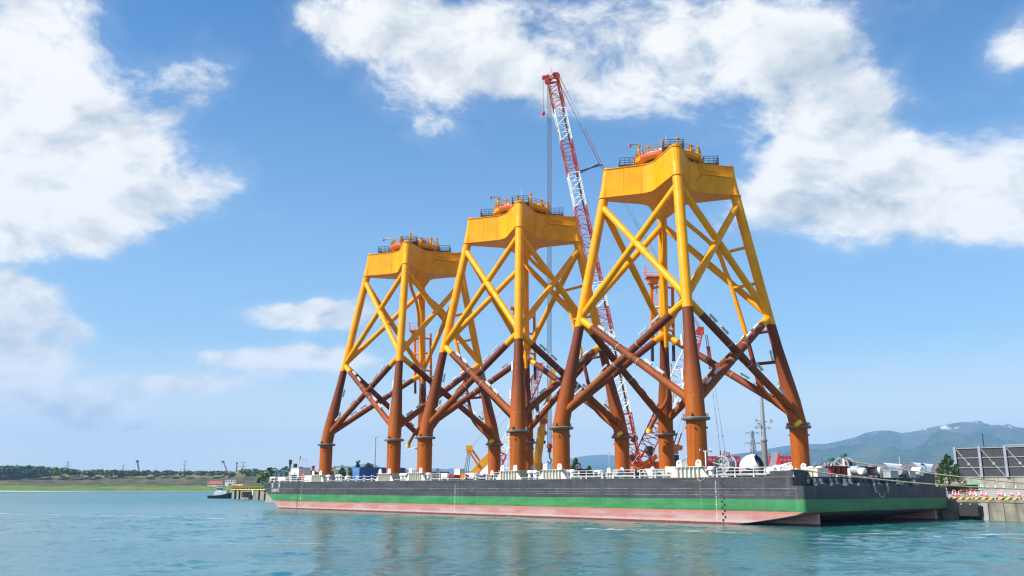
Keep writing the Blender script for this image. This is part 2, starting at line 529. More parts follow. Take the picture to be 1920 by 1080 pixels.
def water_mat():
    m = bpy.data.materials.new('harbour_water')
    m.use_nodes = True
    t = NT(m.node_tree)
    bs = t.n['Principled BSDF']
    tcn = t.node('ShaderNodeTexCoord')
    oc = tcn.outputs['Object']
    n0 = t.noise(t.scale(oc, (0.02, 0.05, 1)), 1.0, 4, 0.55)
    c = t.mix(t.smooth(n0, 0.35, 0.65), (0.012, 0.105, 0.122), (0.019, 0.140, 0.142))
    # thin foam lines drifting along the harbour
    sp = t.node('ShaderNodeSeparateXYZ')
    t.l.new(oc, sp.inputs[0])
    wob = t.noise(t.scale(oc, (0.03, 0.0, 0)), 1.0, 5, 0.6)
    br = t.noise(t.scale(oc, (0.09, 0.5, 0)), 1.0, 5, 0.7)
    foam = None
    for (y0, k, wd, x0, x1) in FOAM:
        ln = t.math('SUBTRACT', t.math('ADD', sp.outputs[1], t.math('MULTIPLY', sp.outputs[0], -k)), y0)
        ln = t.math('ABSOLUTE', t.math('ADD', ln, t.math('MULTIPLY', t.math('SUBTRACT', wob, 0.5), wd * 22)))
        a = t.smooth(ln, wd, wd * 0.25)
        a = t.math('MULTIPLY', a, t.math('MULTIPLY', t.smooth(sp.outputs[0], x0, x0 + 14), t.smooth(sp.outputs[0], x1, x1 - 14)))
        foam = a if foam is None else t.math('MAXIMUM', foam, a)
    foam = t.math('MULTIPLY', foam, t.smooth(br, 0.40, 0.62))
    c = t.mix(t.math('MULTIPLY', foam, 0.75), c, (0.62, 0.66, 0.66))
    t.put(bs.inputs['Base Color'], c)
    t.put(bs.inputs['Roughness'], t.math('ADD', t.math('MULTIPLY', foam, 0.5), t.smooth(sp.outputs[1], 90.0, 320.0, 0.09, 0.26)))
    bs.inputs['IOR'].default_value = 1.333
    h1 = t.noise(t.scale(oc, (0.55, 0.95, 1)), 1.0, 3, 0.55, 0.4)
    h2 = t.noise(t.scale(oc, (2.3, 3.4, 1)), 1.0, 4, 0.6, 0.3)
    h3 = t.noise(t.scale(oc, (0.05, 0.09, 1)), 1.0, 3, 0.5)
    hh = t.math('ADD', t.math('MULTIPLY', h1, 0.45), t.math('MULTIPLY', h2, 0.40))
    # gusts: patches of rougher and smoother water
    hh = t.math('MULTIPLY', hh, t.smooth(h3, 0.3, 0.7, 0.65, 1.3))
    bn = t.node('ShaderNodeBump')
    bn.inputs['Strength'].default_value = 1.0
    bn.inputs['Distance'].default_value = 0.085
    t.l.new(hh, bn.inputs['Height'])
    t.l.new(bn.outputs[0], bs.inputs['Normal'])
    return m


# ------------------------------------------------------------------ mesh helpers
class MB:
    """collects boxes, bars, tubes and lathes, and links them as ONE mesh object"""
    def __init__(self):
        self.v, self.f, self.m, self.s = [], [], [], []

    def add(self, vs, fs, mi=0, smooth=False):
        b = len(self.v)
        self.v.extend([tuple(p) for p in vs])
        for f in fs:
            self.f.append([b + i for i in f])
            self.m.append(mi)
            self.s.append(smooth)
        return self

    def box(self, c, s, mi=0, rot=None):
        c = Vector(c)
        hx, hy, hz = s[0] / 2, s[1] / 2, s[2] / 2
        vs = [Vector((x, y, z)) for z in (-hz, hz) for y in (-hy, hy) for x in (-hx, hx)]
        if rot is not None:
            vs = [rot @ p for p in vs]
        vs = [c + p for p in vs]
        return self.add(vs, [(0, 2, 3, 1), (4, 5, 7, 6), (0, 1, 5, 4), (2, 6, 7, 3), (0, 4, 6, 2), (1, 3, 7, 5)], mi)

    def beam(self, p, q, wd, ht, mi=0, up=(0, 0, 1)):
        p, q = Vector(p), Vector(q)
        d = (q - p)
        L = d.length
        d.normalize()
        u = Vector(up)
        if abs(d.dot(u)) > 0.98:
            u = Vector((1, 0, 0))
        sx = d.cross(u).normalized()
        sz = sx.cross(d).normalized()
        rot = Matrix((sx, d, sz)).transposed()
        return self.box((p + q) / 2, (wd, L, ht), mi, rot)

    def tube(self, path, rad, seg=10, mi=0, cap=True, smooth=True, horiz=False):
        path = [Vector(p) for p in path]
        n = len(path)
        rads = rad if isinstance(rad, (list, tuple)) else [rad] * n
        mis = mi if isinstance(mi, (list, tuple)) else [mi] * (n - 1)
        rings = []
        prev = None
        for i, p in enumerate(path):
            if horiz:
                sx, sy = Vector((1, 0, 0)), Vector((0, 1, 0))
            else:
                d = (path[min(i + 1, n - 1)] - path[max(i - 1, 0)]).normalized()
                if prev is None:
                    u = Vector((0, 0, 1)) if abs(d.z) < 0.9 else Vector((1, 0, 0))
                    sx = d.cross(u).normalized()
                else:
                    sx = (prev - d * prev.dot(d)).normalized()
                prev = sx
                sy = d.cross(sx).normalized()
            rings.append([p + (sx * math.cos(2 * math.pi * k / seg) + sy * math.sin(2 * math.pi * k / seg)) * rads[i] for k in range(seg)])
        for i in range(n - 1):
            vs = rings[i] + rings[i + 1]
            self._band(vs, seg, mis[i], smooth)
        if cap:
            self.add(rings[0], [list(range(seg))[::-1]], mis[0])
            self.add(rings[-1], [list(range(seg))], mis[-1])
        return self

    def _band(self, vs, seg, mi, smooth):
        self.add(vs, [(k, (k + 1) % seg, seg + (k + 1) % seg, seg + k) for k in range(seg)], mi, smooth)

    def lathe(self, prof, c=(0, 0, 0), seg=16, mi=0, axis='Z', smooth=True, rot=None):
        """profile of (radius, height) pairs; corners kept sharp"""
        c = Vector(c)

        def ring(r, h):
            out = []
            for k in range(seg):
                a = 2 * math.pi * k / seg
                x, y = r * math.cos(a), r * math.sin(a)
                p = Vector((x, y, h)) if axis == 'Z' else (Vector((h, x, y)) if axis == 'X' else Vector((y, h, x)))
                if rot is not None:
                    p = rot @ p
                out.append(c + p)
            return out
        for (r0, h0), (r1, h1) in zip(prof[:-1], prof[1:]):
            if r0 < 1e-6:
                vs = ring(r1, h1)
                self.add(vs, [list(range(seg))[::-1]], mi)
            elif r1 < 1e-6:
                vs = ring(r0, h0)
                self.add(vs, [list(range(seg))], mi)
            else:
                self._band(ring(r0, h0) + ring(r1, h1), seg, mi, smooth)
        return self

    def prism(self, outline, z0, z1, mi=0, smooth_side=False, top_outline=None):
        n = len(outline)
        to = top_outline or outline
        b = [(x, y, z0) for x, y in outline]
        t = [(x, y, z1) for x, y in to]
        self.add(b, [list(range(n))[::-1]], mi)
        self.add(t, [list(range(n))], mi)
        self.add(b + t, [(k, (k + 1) % n, n + (k + 1) % n, n + k) for k in range(n)], mi, smooth_side)
        return self

    def mesh(self, name, mats):
        me = bpy.data.meshes.new(name)
        me.from_pydata(self.v, [], self.f)
        for m in (mats if isinstance(mats, (list, tuple)) else [mats]):
            me.materials.append(m)
        me.polygons.foreach_set('material_index', self.m)
        me.polygons.foreach_set('use_smooth', self.s)
        if any(self.s):
            # weld coincident rings of smooth bands so that shading runs through
            import bmesh
            bm = bmesh.new()
            bm.from_mesh(me)
            bmesh.ops.remove_doubles(bm, verts=bm.verts, dist=1e-5)
            for e in bm.edges:
                if len(e.link_faces) == 2:
                    f0, f1 = e.link_faces
                    if f0.normal.length > 0 and f1.normal.length > 0 and f0.normal.angle(f1.normal, 0) > R(40):
                        e.smooth = False
            bm.to_mesh(me)
            bm.free()
        me.update()
        return me

    def build(self, name, mats, parent=None):
        return link(name, self.mesh(name, mats), parent)


def link(name, data, parent=None, loc=None, rotz=None):
    o = bpy.data.objects.new(name, data)
    col.objects.link(o)
    if parent is not None:
        o.parent = parent
    if loc is not None:
        o.location = loc
    if rotz is not None:
        o.rotation_euler = (0, 0, rotz)
    return o


def tag(o, label=None, cat=None, group=None, kind=None):
    if label:
        o['label'] = label
    if cat:
        o['category'] = cat
    if group:
        o['group'] = group
    if kind:
        o['kind'] = kind
    return o


def thing(name, label, cat, loc=(0, 0, 0), rotz=0.0, group=None):
    o = link(name, None, None, loc, rotz)
    o.empty_display_size = 0.5
    return tag(o, label, cat, group)


def dup(root, loc, rotz, label, group=None):
    def cp(o, parent):
        c = o.copy()
        col.objects.link(c)
        if parent is not None:
            c.parent = parent
        for ch in list(o.children):
            cp(ch, c)
        return c
    r = cp(root, None)
    r.location = loc
    r.rotation_euler = (0, 0, rotz)
    r['label'] = label
    if group:
        r['group'] = group
    return r


def text_mesh(s, size, mat_, depth=0.01, align='CENTER'):
    cu = bpy.data.curves.new('lettering', 'FONT')
    cu.body = s
    cu.size = size
    cu.extrude = depth
    cu.align_x = align
    cu.align_y = 'CENTER'
    cu.resolution_u = 2
    ob = bpy.data.objects.new('lettering', cu)
    col.objects.link(ob)
    dg = bpy.context.evaluated_depsgraph_get()
    me = bpy.data.meshes.new_from_object(ob.evaluated_get(dg))
    bpy.data.objects.remove(ob)
    me.materials.clear()
    me.materials.append(mat_)
    return me


# ------------------------------------------------------------------ place coordinates
# barge frame: u runs from the stern to the bow along the near side, v runs from the near side across to the quay side
PX, PY, TH = 32.46, 101.02, 2.2875
LB, WB, ZD, ZA, ZBG, ZGP = 133.3, 36.05, 5.5, 4.45, 2.95, 1.577
EU = Vector((math.cos(TH), math.sin(TH), 0))
EV = Vector((math.sin(TH), -math.cos(TH), 0))


def bp(u, v, z=0.0):
    return Vector((PX, PY, 0)) + EU * u + EV * v + Vector((0, 0, z))


def deck(px, v):
    """u of the deck spot that lies at setback v in photo column px"""
    k = ray(px, 900)
    k = k.x / k.y
    # PX+EU.x u+EV.x v = k (PY+EU.y u+EV.y v)
    return (k * (PY + EV.y * v) - PX - EV.x * v) / (EU.x - k * EU.y)


def yard(px, v, z=4.2):
    return bp(deck(px, v), v, z)


QV = 37.3          # quay face
GZ = 4.2           # yard level

# ------------------------------------------------------------------ ground, quay, hills, water
def grid_mesh(name, X, Y, Z, mats, smooth=True):
    nx, ny = len(X[0]), len(X)
    vs = np.stack([X, Y, Z], -1).reshape(-1, 3)
    idx = np.arange(nx * ny).reshape(ny, nx)
    q = np.stack([idx[:-1, :-1], idx[:-1, 1:], idx[1:, 1:], idx[1:, :-1]], -1).reshape(-1, 4)
    me = bpy.data.meshes.new(name)
    me.vertices.add(len(vs))
    me.vertices.foreach_set('co', vs.astype(np.float32).ravel())
    me.loops.add(q.size)
    me.loops.foreach_set('vertex_index', q.ravel().astype(np.int32))
    me.polygons.add(len(q))
    me.polygons.foreach_set('loop_start', np.arange(0, q.size, 4, dtype=np.int32))
    me.polygons.foreach_set('use_smooth', np.full(len(q), smooth))
    for m in mats:
        me.materials.append(m)
    me.update(calc_edges=True)
    me.validate()
    return me


def vnoise(x, y, seed=0):
    """cheap smooth value noise on arrays"""
    r = np.random.default_rng(seed)
    tab = r.random((256, 256))
    xi, yi = np.floor(x).astype(int), np.floor(y).astype(int)
    fx, fy = x - xi, y - yi
    fx, fy = fx * fx * (3 - 2 * fx), fy * fy * (3 - 2 * fy)
    g = lambda a, b: tab[a % 256, b % 256]
    return (g(xi, yi) * (1 - fx) + g(xi + 1, yi) * fx) * (1 - fy) + (g(xi, yi + 1) * (1 - fx) + g(xi + 1, yi + 1) * fx) * fy


def fbm(x, y, octv=5, seed=0, gain=0.5):
    s, a, tot = 0, 1.0, 0.0
    for k in range(octv):
        s = s + a * vnoise(x * 2 ** k, y * 2 ** k, seed + k)
        tot += a
        a *= gain
    return s / tot


# water: one sheet, fine near the camera, wider rows away
def axis(fine0, fine1, step, far0, far1, grow=1.18):
    a = list(np.arange(fine0, fine1 + 1e-6, step))
    s, p = step, fine1
    while p < far1:
        s *= grow
        p += s
        a.append(min(p, far1))
    s, p = step, fine0
    lo = []
    while p > far0:
        s *= grow
        p -= s
        lo.append(max(p, far0))
    return np.array(lo[::-1] + a)


wx = axis(-70.0, 80.0, 0.30, -3500.0, 900.0)
wy = axis(34.0, 150.0, 0.26, -300.0, 1230.0)
WX, WY = np.meshgrid(wx, wy)
WZ = np.zeros_like(WX)
def trains(n, l0, l1, spread, a0, pw):
    z = np.zeros_like(WX)
    for k in range(n):
        lam = math.exp(npr.uniform(math.log(l0), math.log(l1)))
        th = math.radians(238 + npr.normal(0, spread))
        ph = npr.uniform(0, 6.28)
        kk = 2 * math.pi / lam
        z += a0 * lam ** pw * np.sin(kk * (WX * math.cos(th) + WY * math.sin(th)) + ph + 1.1 * np.sin(0.11 * WX + 0.08 * WY + ph))
    return z


swell = trains(20, 2.5, 8.0, 28, 0.0020, 0.7)
chop = trains(44, 0.85, 2.6, 36, 0.0036, 0.9)
# wavelets stand up in patches, with calmer water between
patch = np.clip((fbm(WX / 3.1 + 60, WY / 4.7 + 60, 3, 41) - 0.42) / 0.30, 0.0, 1.0)
gust = 0.55 + 0.9 * fbm(WX / 26 + 50, WY / 40 + 50, 3, 5)
fade = np.clip((190 - WY) / 60, 0, 1) * np.clip((140 - np.abs(WX)) / 40, 0, 1) * np.clip((WY - 20) / 10, 0, 1)
WZ = (swell + chop * (0.30 + 1.25 * patch)) * fade * gust
FOAM = [(100.9, -0.57, 0.9, -8.0, 30.0), (105.5, -0.60, 1.2, -120.0, -26.0), (84.0, 0.06, 0.8, 24.0, 66.0), (92.0, -0.30, 0.5, 30.0, 56.0), (70.0, -0.10, 0.4, -30.0, -8.0)]
M_water = water_mat()
water = link('water', grid_mesh('water', WX, WY, WZ, [M_water]))
tag(water, 'rippled blue green harbour water in front of the barge', kind='structure')
seabed = MB()
seabed.add([(-3500, -300, -6), (900, -300, -6), (900, 1230, -6), (-3500, 1230, -6)], [(0, 1, 2, 3)])
tag(seabed.build('seabed', M_conc2), 'dark seabed under the harbour water', kind='structure')

# quay: apron strip sloping up behind the edge, and the land behind
q_us = [-60.0, -12.0, -6.0, 0.0, 6.0, 12.0, 40.0, 90.0, 150.0, 213.0]
prof = [(QV + 0.0, 2.70), (QV + 0.5, 2.72), (50.0, 3.30), (62.0, 3.80), (72.0, GZ)]
ap = MB()
for (v0, z0), (v1, z1) in zip(prof[:-1], prof[1:]):
    for u0, u1 in zip(q_us[:-1], q_us[1:]):
        ap.add([bp(u0, v0, z0), bp(u1, v0, z0), bp(u1, v1, z1), bp(u0, v1, z1)], [(0, 1, 2, 3)])
tag(ap.build('quay_apron', M_apron), 'grey concrete apron behind the quay edge', kind='structure')
land_pts = [bp(-60, 72, GZ), bp(213, 72, GZ), Vector((-117, 384, 3.4)), Vector((-112, 420, 3.0)), Vector((-180, 1235, 1.5)),
            Vector((-9000, 1235, 1.5)), Vector((-9000, 14000, 1.5)), Vector((14000, 14000, 4)), Vector((14000, -400, 4)), bp(-60, 200, GZ)]
lm = MB()
lm.add(land_pts, [list(range(len(land_pts)))])
M_land = mat('yard_ground', (0.17, 0.155, 0.12), 0.95, base2=(0.10, 0.11, 0.05), scale=0.02)
tag(lm.build('ground', M_land), 'yard ground running back from the quay to the hills', kind='structure')

# quay wall: face blocks between vertical joints
qroot = thing('quay_wall', 'stained concrete quay wall at right with black rubber fender', 'quay wall', bp(0, QV, 0), TH)
bl = 3.3
ub = -46.2
k = 0
shared = {}
while ub < 24:
    z0 = -3.0
    b = MB()
    b.box((bl / 2, -0.4 - 0.012 * (k % 3), (z0 + 2.35) / 2), (bl - 0.05, 0.8, 2.35 - z0))
    o = b.build('concrete_block', M_conc, qroot)
    o.location = (ub, 0, 0)
    k += 1
    ub += bl
core = MB()
core.box((84, -0.55, -0.35), (130.0 + 120, 0.8, 5.2))
core.build('wall_core', M_conc2, qroot)
cop = MB()
for k in range(30):
    cop.box((-46.2 + 3.3 * k + 1.65, -0.36, 2.505), (3.26, 0.86, 0.33))
cop.build('coping', M_conc, qroot)
# buttress piers seen as wider dark bands on the face
for uu in (-4.2, -20.5):
    b = MB()
    b.box((0, 0.08, -0.4), (0.9, 0.16, 5.3))
    o = b.build('buttress', M_conc2, qroot)
    o.location = (uu, 0, 0)

kerb_len = 3.0
kb = MB()
kb.box((0, 0, 0.13), (kerb_len - 0.35, 0.26, 0.26))
kme = kb.mesh('edge_kerb', M_hazard)
for i in range(14):
    uu = 8.0 - 3.0 * i
    o = link('edge_kerb', kme, None, bp(uu, QV + 0.35, 2.715), TH)
    tag(o, 'black and yellow striped kerb on the quay edge', 'kerb', 'striped kerbs along the quay edge')

# rubber fender on the quay wall
fx = deck(1812, QV - 0.5)
fen = thing('quay_fender', 'black box shaped rubber fender bolted to the quay wall', 'fender', bp(fx, QV, 0), TH)
b = MB()
b.box((0, 0.07, 1.0), (3.4, 0.14, 2.45))
b.build('back_plate', M_rub, fen)
b = MB()
b.prism([(-1.65, 0.14), (1.65, 0.14), (1.25, 0.95), (-1.25, 0.95)], 0.55, 1.85)
b.build('rubber_body', M_rub, fen)
for bx in (-1.2, 0, 1.2):
    b = MB()
    b.lathe([(0, 0.20), (0.10, 0.20), (0.10, 0.14)], (bx, 0, 2.08), 8, axis='Y')
    b.build('bolt', M_lgrey, fen)

# far shore
bx_ = np.linspace(-1500, 60, 260)
bt_ = np.concatenate([np.linspace(0, 130, 46), np.linspace(140, 420, 12)])
BX, BT = np.meshgrid(bx_, bt_)
nb = fbm(BX / 90 + 7, BT / 60 + 3, 4, 3)
nb2 = fbm(BX / 24 + 9, BT / 20 + 3, 3, 9)
edge = 46 + 30 * (vnoise(BX / 130 + 3, BX * 0 + 0.5, 21) - 0.5) * 2
ZB = 0.25 + np.clip(BT / 10, 0, 1) * 1.3 + np.clip((BT - 8) / 30, 0, 1) * (3.5 + 3 * nb) + np.clip((BT - edge) / 26, 0, 1) * (6.5 + 4 * nb) \
    + np.clip((BT - 90) / 40, 0, 1) * (11.0 + 3.0 * nb) + (nb2 - 0.5) * 2.2 * np.clip(BT / 30, 0, 1)
ZB += np.clip((-560 - BX) / 140, 0, 1) * 1.2
lo = np.clip((BX + 330) / 120, 0, 1)
ZB *= (1 - 0.35 * lo)
pad = np.clip(1.6 - np.abs(BX + 400) / 38, 0, 1) * np.clip((BT - 12) / 12, 0, 1) * np.clip((75 - BT) / 25, 0, 1)
ZB = ZB * (1 - pad) + 7.0 * pad
bank = link('far_shore', grid_mesh('far_shore', BX, 1205 + BT + 18 * np.sin(BX / 140), ZB, [bank_mat()]))
tag(bank, 'grassy dune bank along the far shore at left', kind='structure')
rk = MB()
for i in range(60):
    x = -700 - rng.random() * 38
    s = 1.2 + rng.random() * 2.2
    a = rng.random() * 6
    hgt = max(0.4, 5.0 - abs(-718 - x) * 0.16) * rng.random()
    rk.box((x, 1180 + rng.random() * 16, hgt), (s * 1.4, s, s), 0, Matrix.Rotation(a, 3, (1, 0.3, 0.6)))
tag(rk.build('shore_rocks', mat('wet_rock', (0.05, 0.06, 0.075), 0.8, var=0.4, scale=0.3)), 'dark armour rocks at the left end of the far shore', kind='stuff')


# ---- mountains behind the yard
def ridge(name, label, pts, dist0, dist1, seed, rough_amp, mat_):
    az0 = np.array([math.atan2((x - 960) / F, math.cos(PITCH) - (540 - y) / F * math.sin(PITCH)) for x, y in pts])
    hh = []
    for x, y in pts:
        d = ray(x, y)
        hh.append(d.z / math.hypot(d.x, d.y) * dist1 + HC)
    hh = np.array(hh)
    aa = np.linspace(az0[0], az0[-1], 620)
    tt = np.linspace(0, 1.25, 110)
    A, T = np.meshgrid(aa, tt)
    crest = np.interp(A, az0, hh)
    Rr = dist0 + (dist1 - dist0) * T
    X, Y = Rr * np.sin(A), Rr * np.cos(A)
    n = fbm(X / 900 + 40, Y / 900 + 40, 6, seed, 0.55)
    ridg = 1 - np.abs(2 * fbm(X / 1100 + 11, Y / 2600 + 5, 5, seed + 30, 0.5) - 1) * 2
    prof_ = np.clip(T, 0, 1) ** 1.35
    back = np.clip((T - 1) / 0.25, 0, 1)
    body = np.sin(np.clip(T, 0, 1) * math.pi)
    Z = crest * (prof_ * (1 - 0.6 * back)) + body * crest * rough_amp * (0.9 * (ridg - 0.45) + (n - 0.5))
    Z += (n - 0.5) * crest * 0.05 * np.clip(T, 0, 1)
    cap = crest * Rr / dist1 * 0.985 - 6.0
    soft = cap - 14.0 * np.logaddexp(0, (cap - Z) / 14.0)
    Z = np.where(T < 0.97, soft, np.minimum(Z, crest))
    Z = np.maximum(Z, 0)
    Z[0, :] = 0
    o = link(name, grid_mesh(name, X, Y, Z, [mat_]))
    tag(o, label, kind='structure')
    return o


M_mtn = mountain_mat()
ridge('mountain_range', 'long blue green mountain with snow patches behind the yard',
      [(1180, 908), (1230, 890), (1275, 874), (1310, 863), (1345, 856), (1380, 850), (1420, 845), (1460, 837), (1500, 832), (1550, 831), (1601, 820), (1622, 812), (1640, 808), (1668, 807), (1690, 812),
       (1705, 811), (1722, 808), (1750, 801), (1785, 795), (1810, 792), (1838, 789), (1848, 793), (1858, 797), (1872, 796), (1882, 797), (1890, 794), (1905, 800), (1930, 803), (1970, 812), (2040, 830),
       (2200, 850), (2500, 870)], 5200, 9000, 4, 0.75, M_mtn)
ridge('far_hills', 'low pale blue hills far behind the barge',
      [(560, 893), (610, 884), (653, 876), (680, 870), (694, 868.5), (704, 871), (718, 878), (751, 882), (790, 881), (816, 878), (834, 880), (848, 878), (873, 883), (905, 884), (960, 880), (1000, 878), (1040, 866),
       (1063, 861), (1092, 855), (1110, 853), (1130, 852), (1152, 854), (1180, 858), (1215, 866), (1260, 872), (1330, 882), (1400, 895)], 8000, 12500, 8, 0.3, M_mtn)


# ---- foliage
def leaf_cards(centres, radii, n, size, seed, squash=0.8):
    """leaf-sized faces spread through clumps; returns vertex and face arrays"""
    r = np.random.default_rng(seed)
    C = np.asarray(centres, float)
    RR = np.asarray(radii, float)
    k = r.integers(0, len(C), n)
    d = r.normal(size=(n, 3))
    d /= np.linalg.norm(d, axis=1)[:, None]
    rad = RR[k] * (0.55 + 0.5 * r.random(n) ** 0.6)
    p = C[k] + d * rad[:, None] * np.array([1, 1, squash])
    nrm = d + r.normal(scale=0.55, size=(n, 3)) + np.array([0, 0, 0.35])
    nrm /= np.linalg.norm(nrm, axis=1)[:, None]
    t1 = np.cross(nrm, r.normal(size=(n, 3)))
    t1 /= np.linalg.norm(t1, axis=1)[:, None] + 1e-9
    t2 = np.cross(nrm, t1)
    s = size * (0.6 + 0.8 * r.random(n))[:, None]
    quad = np.stack([p - t1 * s, p - t2 * s * 0.7, p + t1 * s, p + t2 * s * 0.7], 1)
    return quad.reshape(-1, 3)


def cards_mesh(name, vs, m):
    n = len(vs) // 4
    me = bpy.data.meshes.new(name)
    me.vertices.add(len(vs))
    me.vertices.foreach_set('co', vs.astype(np.float32).ravel())
    me.loops.add(len(vs))
    me.loops.foreach_set('vertex_index', np.arange(len(vs), dtype=np.int32))
    me.polygons.add(n)
    me.polygons.foreach_set('loop_start', np.arange(0, len(vs), 4, dtype=np.int32))
    me.materials.append(m)
    me.update(calc_edges=True)
    return me


def wood(name, label, spots, m, seed, per=90, size=1.1):
    allv = []
    r = np.random.default_rng(seed)
    for i, (x, y, z, h) in enumerate(spots):
        c, rr = [], []
        for k in range(7):
            a = r.random() * 6.28
            q = h * 0.45 * r.random()
            c.append((x + q * math.cos(a), y + q * math.sin(a), z + h * (0.30 + 0.45 * r.random())))
            rr.append(h * (0.20 + 0.14 * r.random()))
        allv.append(leaf_cards(c, rr, per, size * h / 9, seed * 1000 + i))
    o = link(name, cards_mesh(name, np.concatenate(allv), m))
    return tag(o, label, kind='stuff')


sp_ = []
for i in range(950):
    x = -1150 + 1130 * rng.random()
    y = 1305 + 90 * rng.random()
    px = 960 + F * x / y
    base = 23.0 + (1.2 if px < 150 else 0) - 7.0 * max(0, min(1, (x + 330) / 120))
    h = 9.5 - 2.5 * max(0, min(1, px / 430)) + 4.5 * math.exp(-((px - 60) / 70) ** 2) + 2.0 * rng.random() + 2.5 * (px > 455)
    sp_.append((x, y, base - 1.5, h))
wood('shore_wood', 'dense low green wood along the top of the far bank', sp_, M_leaf, 3, 90, 1.5)
sp_ = []
for i in range(260):
    px = 610 + 620 * rng.random()
    y = 430 + 330 * rng.random()
    p = at(px, 900, y)
    sp_.append((p.x, y, GZ - 0.5, 5.5 + 3.5 * rng.random()))
for i in range(90):
    px = 500 + 150 * rng.random()
    y = 430 + 240 * rng.random()
    p = at(px, 900, y)
    sp_.append((p.x, y, GZ - 0.5, 6.5 + 5 * rng.random()))
for i in range(120):
    px = 1200 + 760 * rng.random()
    y = 520 + 300 * rng.random()
    p = at(px, 900, y)
    sp_.append((p.x, y, GZ - 0.5, 5 + 3 * rng.random()))
wood('yard_wood', 'low green trees beyond the yard behind the barge', sp_, M_leaf, 5, 80, 1.3)


def tree(px, ptop, v, label, m, kind='round', group=None, wide=0.36):
    base = yard(px, v)
    Y = base.y
    h = at(px, ptop, Y).z - base.z
    t = thing('tree', label, 'tree', base, rng.random() * 6, group)
    b = MB()
    b.tube([(0, 0, -0.1), (0.03 * h, 0, h * 0.4), (0.02 * h, 0.02 * h, h * 0.92)], [0.030 * h, 0.02 * h, 0.005 * h], 7)
    for k in range(7):
        a = k * 2.4
        z0 = h * (0.25 + 0.08 * k)
        ln = h * wide * (0.85 - 0.07 * k)
        b.tube([(0.02 * h, 0, z0), (ln * math.cos(a), ln * math.sin(a), z0 + h * 0.10)], [0.010 * h, 0.003 * h], 5)
    b.build('trunk', M_leafy, t)
    c, rr = [], []
    n = 26
    for k in range(n):
        f = k / (n - 1)
        a = k * 2.399
        if kind == 'cone':
            q = h * wide * (1 - f) ** 0.8 * (0.5 + 0.5 * rng.random())
            c.append((q * math.cos(a), q * math.sin(a), h * (0.16 + 0.80 * f)))
            rr.append(h * (0.12 * (1 - f) + 0.035))
        elif kind == 'column':
            q = h * 0.07 * rng.random()
            c.append((q * math.cos(a), q * math.sin(a), h * (0.12 + 0.82 * f)))
            rr.append(h * 0.085 * (1.05 - f * 0.7))
        else:
            q = h * wide * math.sin(math.pi * min(1, 0.15 + f * 0.85)) * (0.5 + 0.5 * rng.random())
            c.append((q * math.cos(a), q * math.sin(a), h * (0.28 + 0.64 * f)))
            rr.append(h * 0.11)
    o = link('crown', cards_mesh('crown', leaf_cards(c, rr, 2600, h * 0.026, rng.randrange(9999), 0.9), m), t)
    return t


tree(1080, 858, 95, 'feathery dark green tree behind the deck rails left of the big red crane', M_leafd, 'cone', None, 0.34)
tree(1105, 872, 100, 'small dark green tree just right of the feathery tree', M_leafd, 'cone', None, 0.32)
tree(1780, 851, 60, 'bright green bushy tree beside the grey screen fence', M_leafb, 'cone', None, 0.50)
tree(669, 862, 110, 'slim dark column shaped tree behind the blue container', M_leafd, 'column')
tree(690, 868, 112, 'small round tree behind the middle of the blue container', M_leafd, 'round')
tree(641, 872, 100, 'loose green tree behind the grey deck gantry', M_leafd, 'cone', None, 0.30)
tree(654, 876, 120, 'bushy green tree between the deck gantry and the blue container', M_leaf, 'round')
tree(758, 877, 110, 'little dark tree just right of the second orange pile', M_leafd, 'cone', None, 0.34)

# ------------------------------------------------------------------ barge
barge = thing('barge', 'long flat deck barge with black green and pink hull carrying three jackets', 'barge', (PX, PY, 0), TH)


def us(z):
    if z >= ZA - 1e-6:
        return 0.0
    if z >= 1.5:
        return 0.0
    return (1.5 - z) ** 1.25 * 5.6


def ub_(z):
    if z >= 4.15:
        return LB
    return LB - (4.15 - z) * (LB - 125.2) / 4.15


def shell(levels, mi_name, m, notch=False):
    b = MB()
    for z0, z1 in zip(levels[:-1], levels[1:]):
        s0, s1 = (1.35, 1.35) if notch else (us(z0), us(z1))
        e0, e1 = ub_(z0), ub_(z1)
        n = 24
        r = 0.35
        # outline walked round each level: near side, stern corner arc, stern, bow
        def loop(s, e, z):
            pts = []
            for k in range(n + 1):
                pts.append((e + (s + r - e) * k / n, 0.0, z))
            for k in range(1, 4):
                a = math.pi / 2 * k / 4
                pts.append((s + r - r * math.sin(a), -r + r * math.cos(a), z))
            for k in range(9):
                pts.append((s, -r - (WB - 2 * r) * k / 8, z))
            for k in range(1, 4):
                a = math.pi / 2 * k / 4
                pts.append((s + r - r * math.cos(a), -WB + r - r * math.sin(a), z))
            pts.append((s + r, -WB, z))
            pts.append((e, -WB, z))
            return pts
        l0, l1 = loop(s0, e0, z0), loop(s1, e1, z1)
        nn = len(l0)
        b.add(l0 + l1, [(k, (k + 1) % nn, nn + (k + 1) % nn, nn + k) for k in range(nn)], 0, False)
    return b.build(mi_name, m, barge)


shell([ZBG, ZA], 'hull_side', M_hblack)
shell([ZA, ZD], 'bulwark_side', M_hblack, True)
shell([ZGP, 1.9, ZBG], 'green_band', M_hgreen)
shell([-1.2, -0.6, -0.2, 0.1, 0.4, 0.7, 1.0, 1.25, ZGP], 'bottom_band', M_hred)
b = MB()
b.box(((1.35 + LB) / 2, -WB / 2, ZD - 0.02), (LB - 1.37, WB - 0.02, 0.03))
b.build('deck', mat('deck_paint', (0.10, 0.11, 0.10), 0.7, var=0.4, scale=0.4), barge)
b = MB()
b.box((0.71, -WB / 2, ZA - 0.03), (1.40, WB - 0.4, 0.04))
b.build('stern_ledge', M_dark, barge)
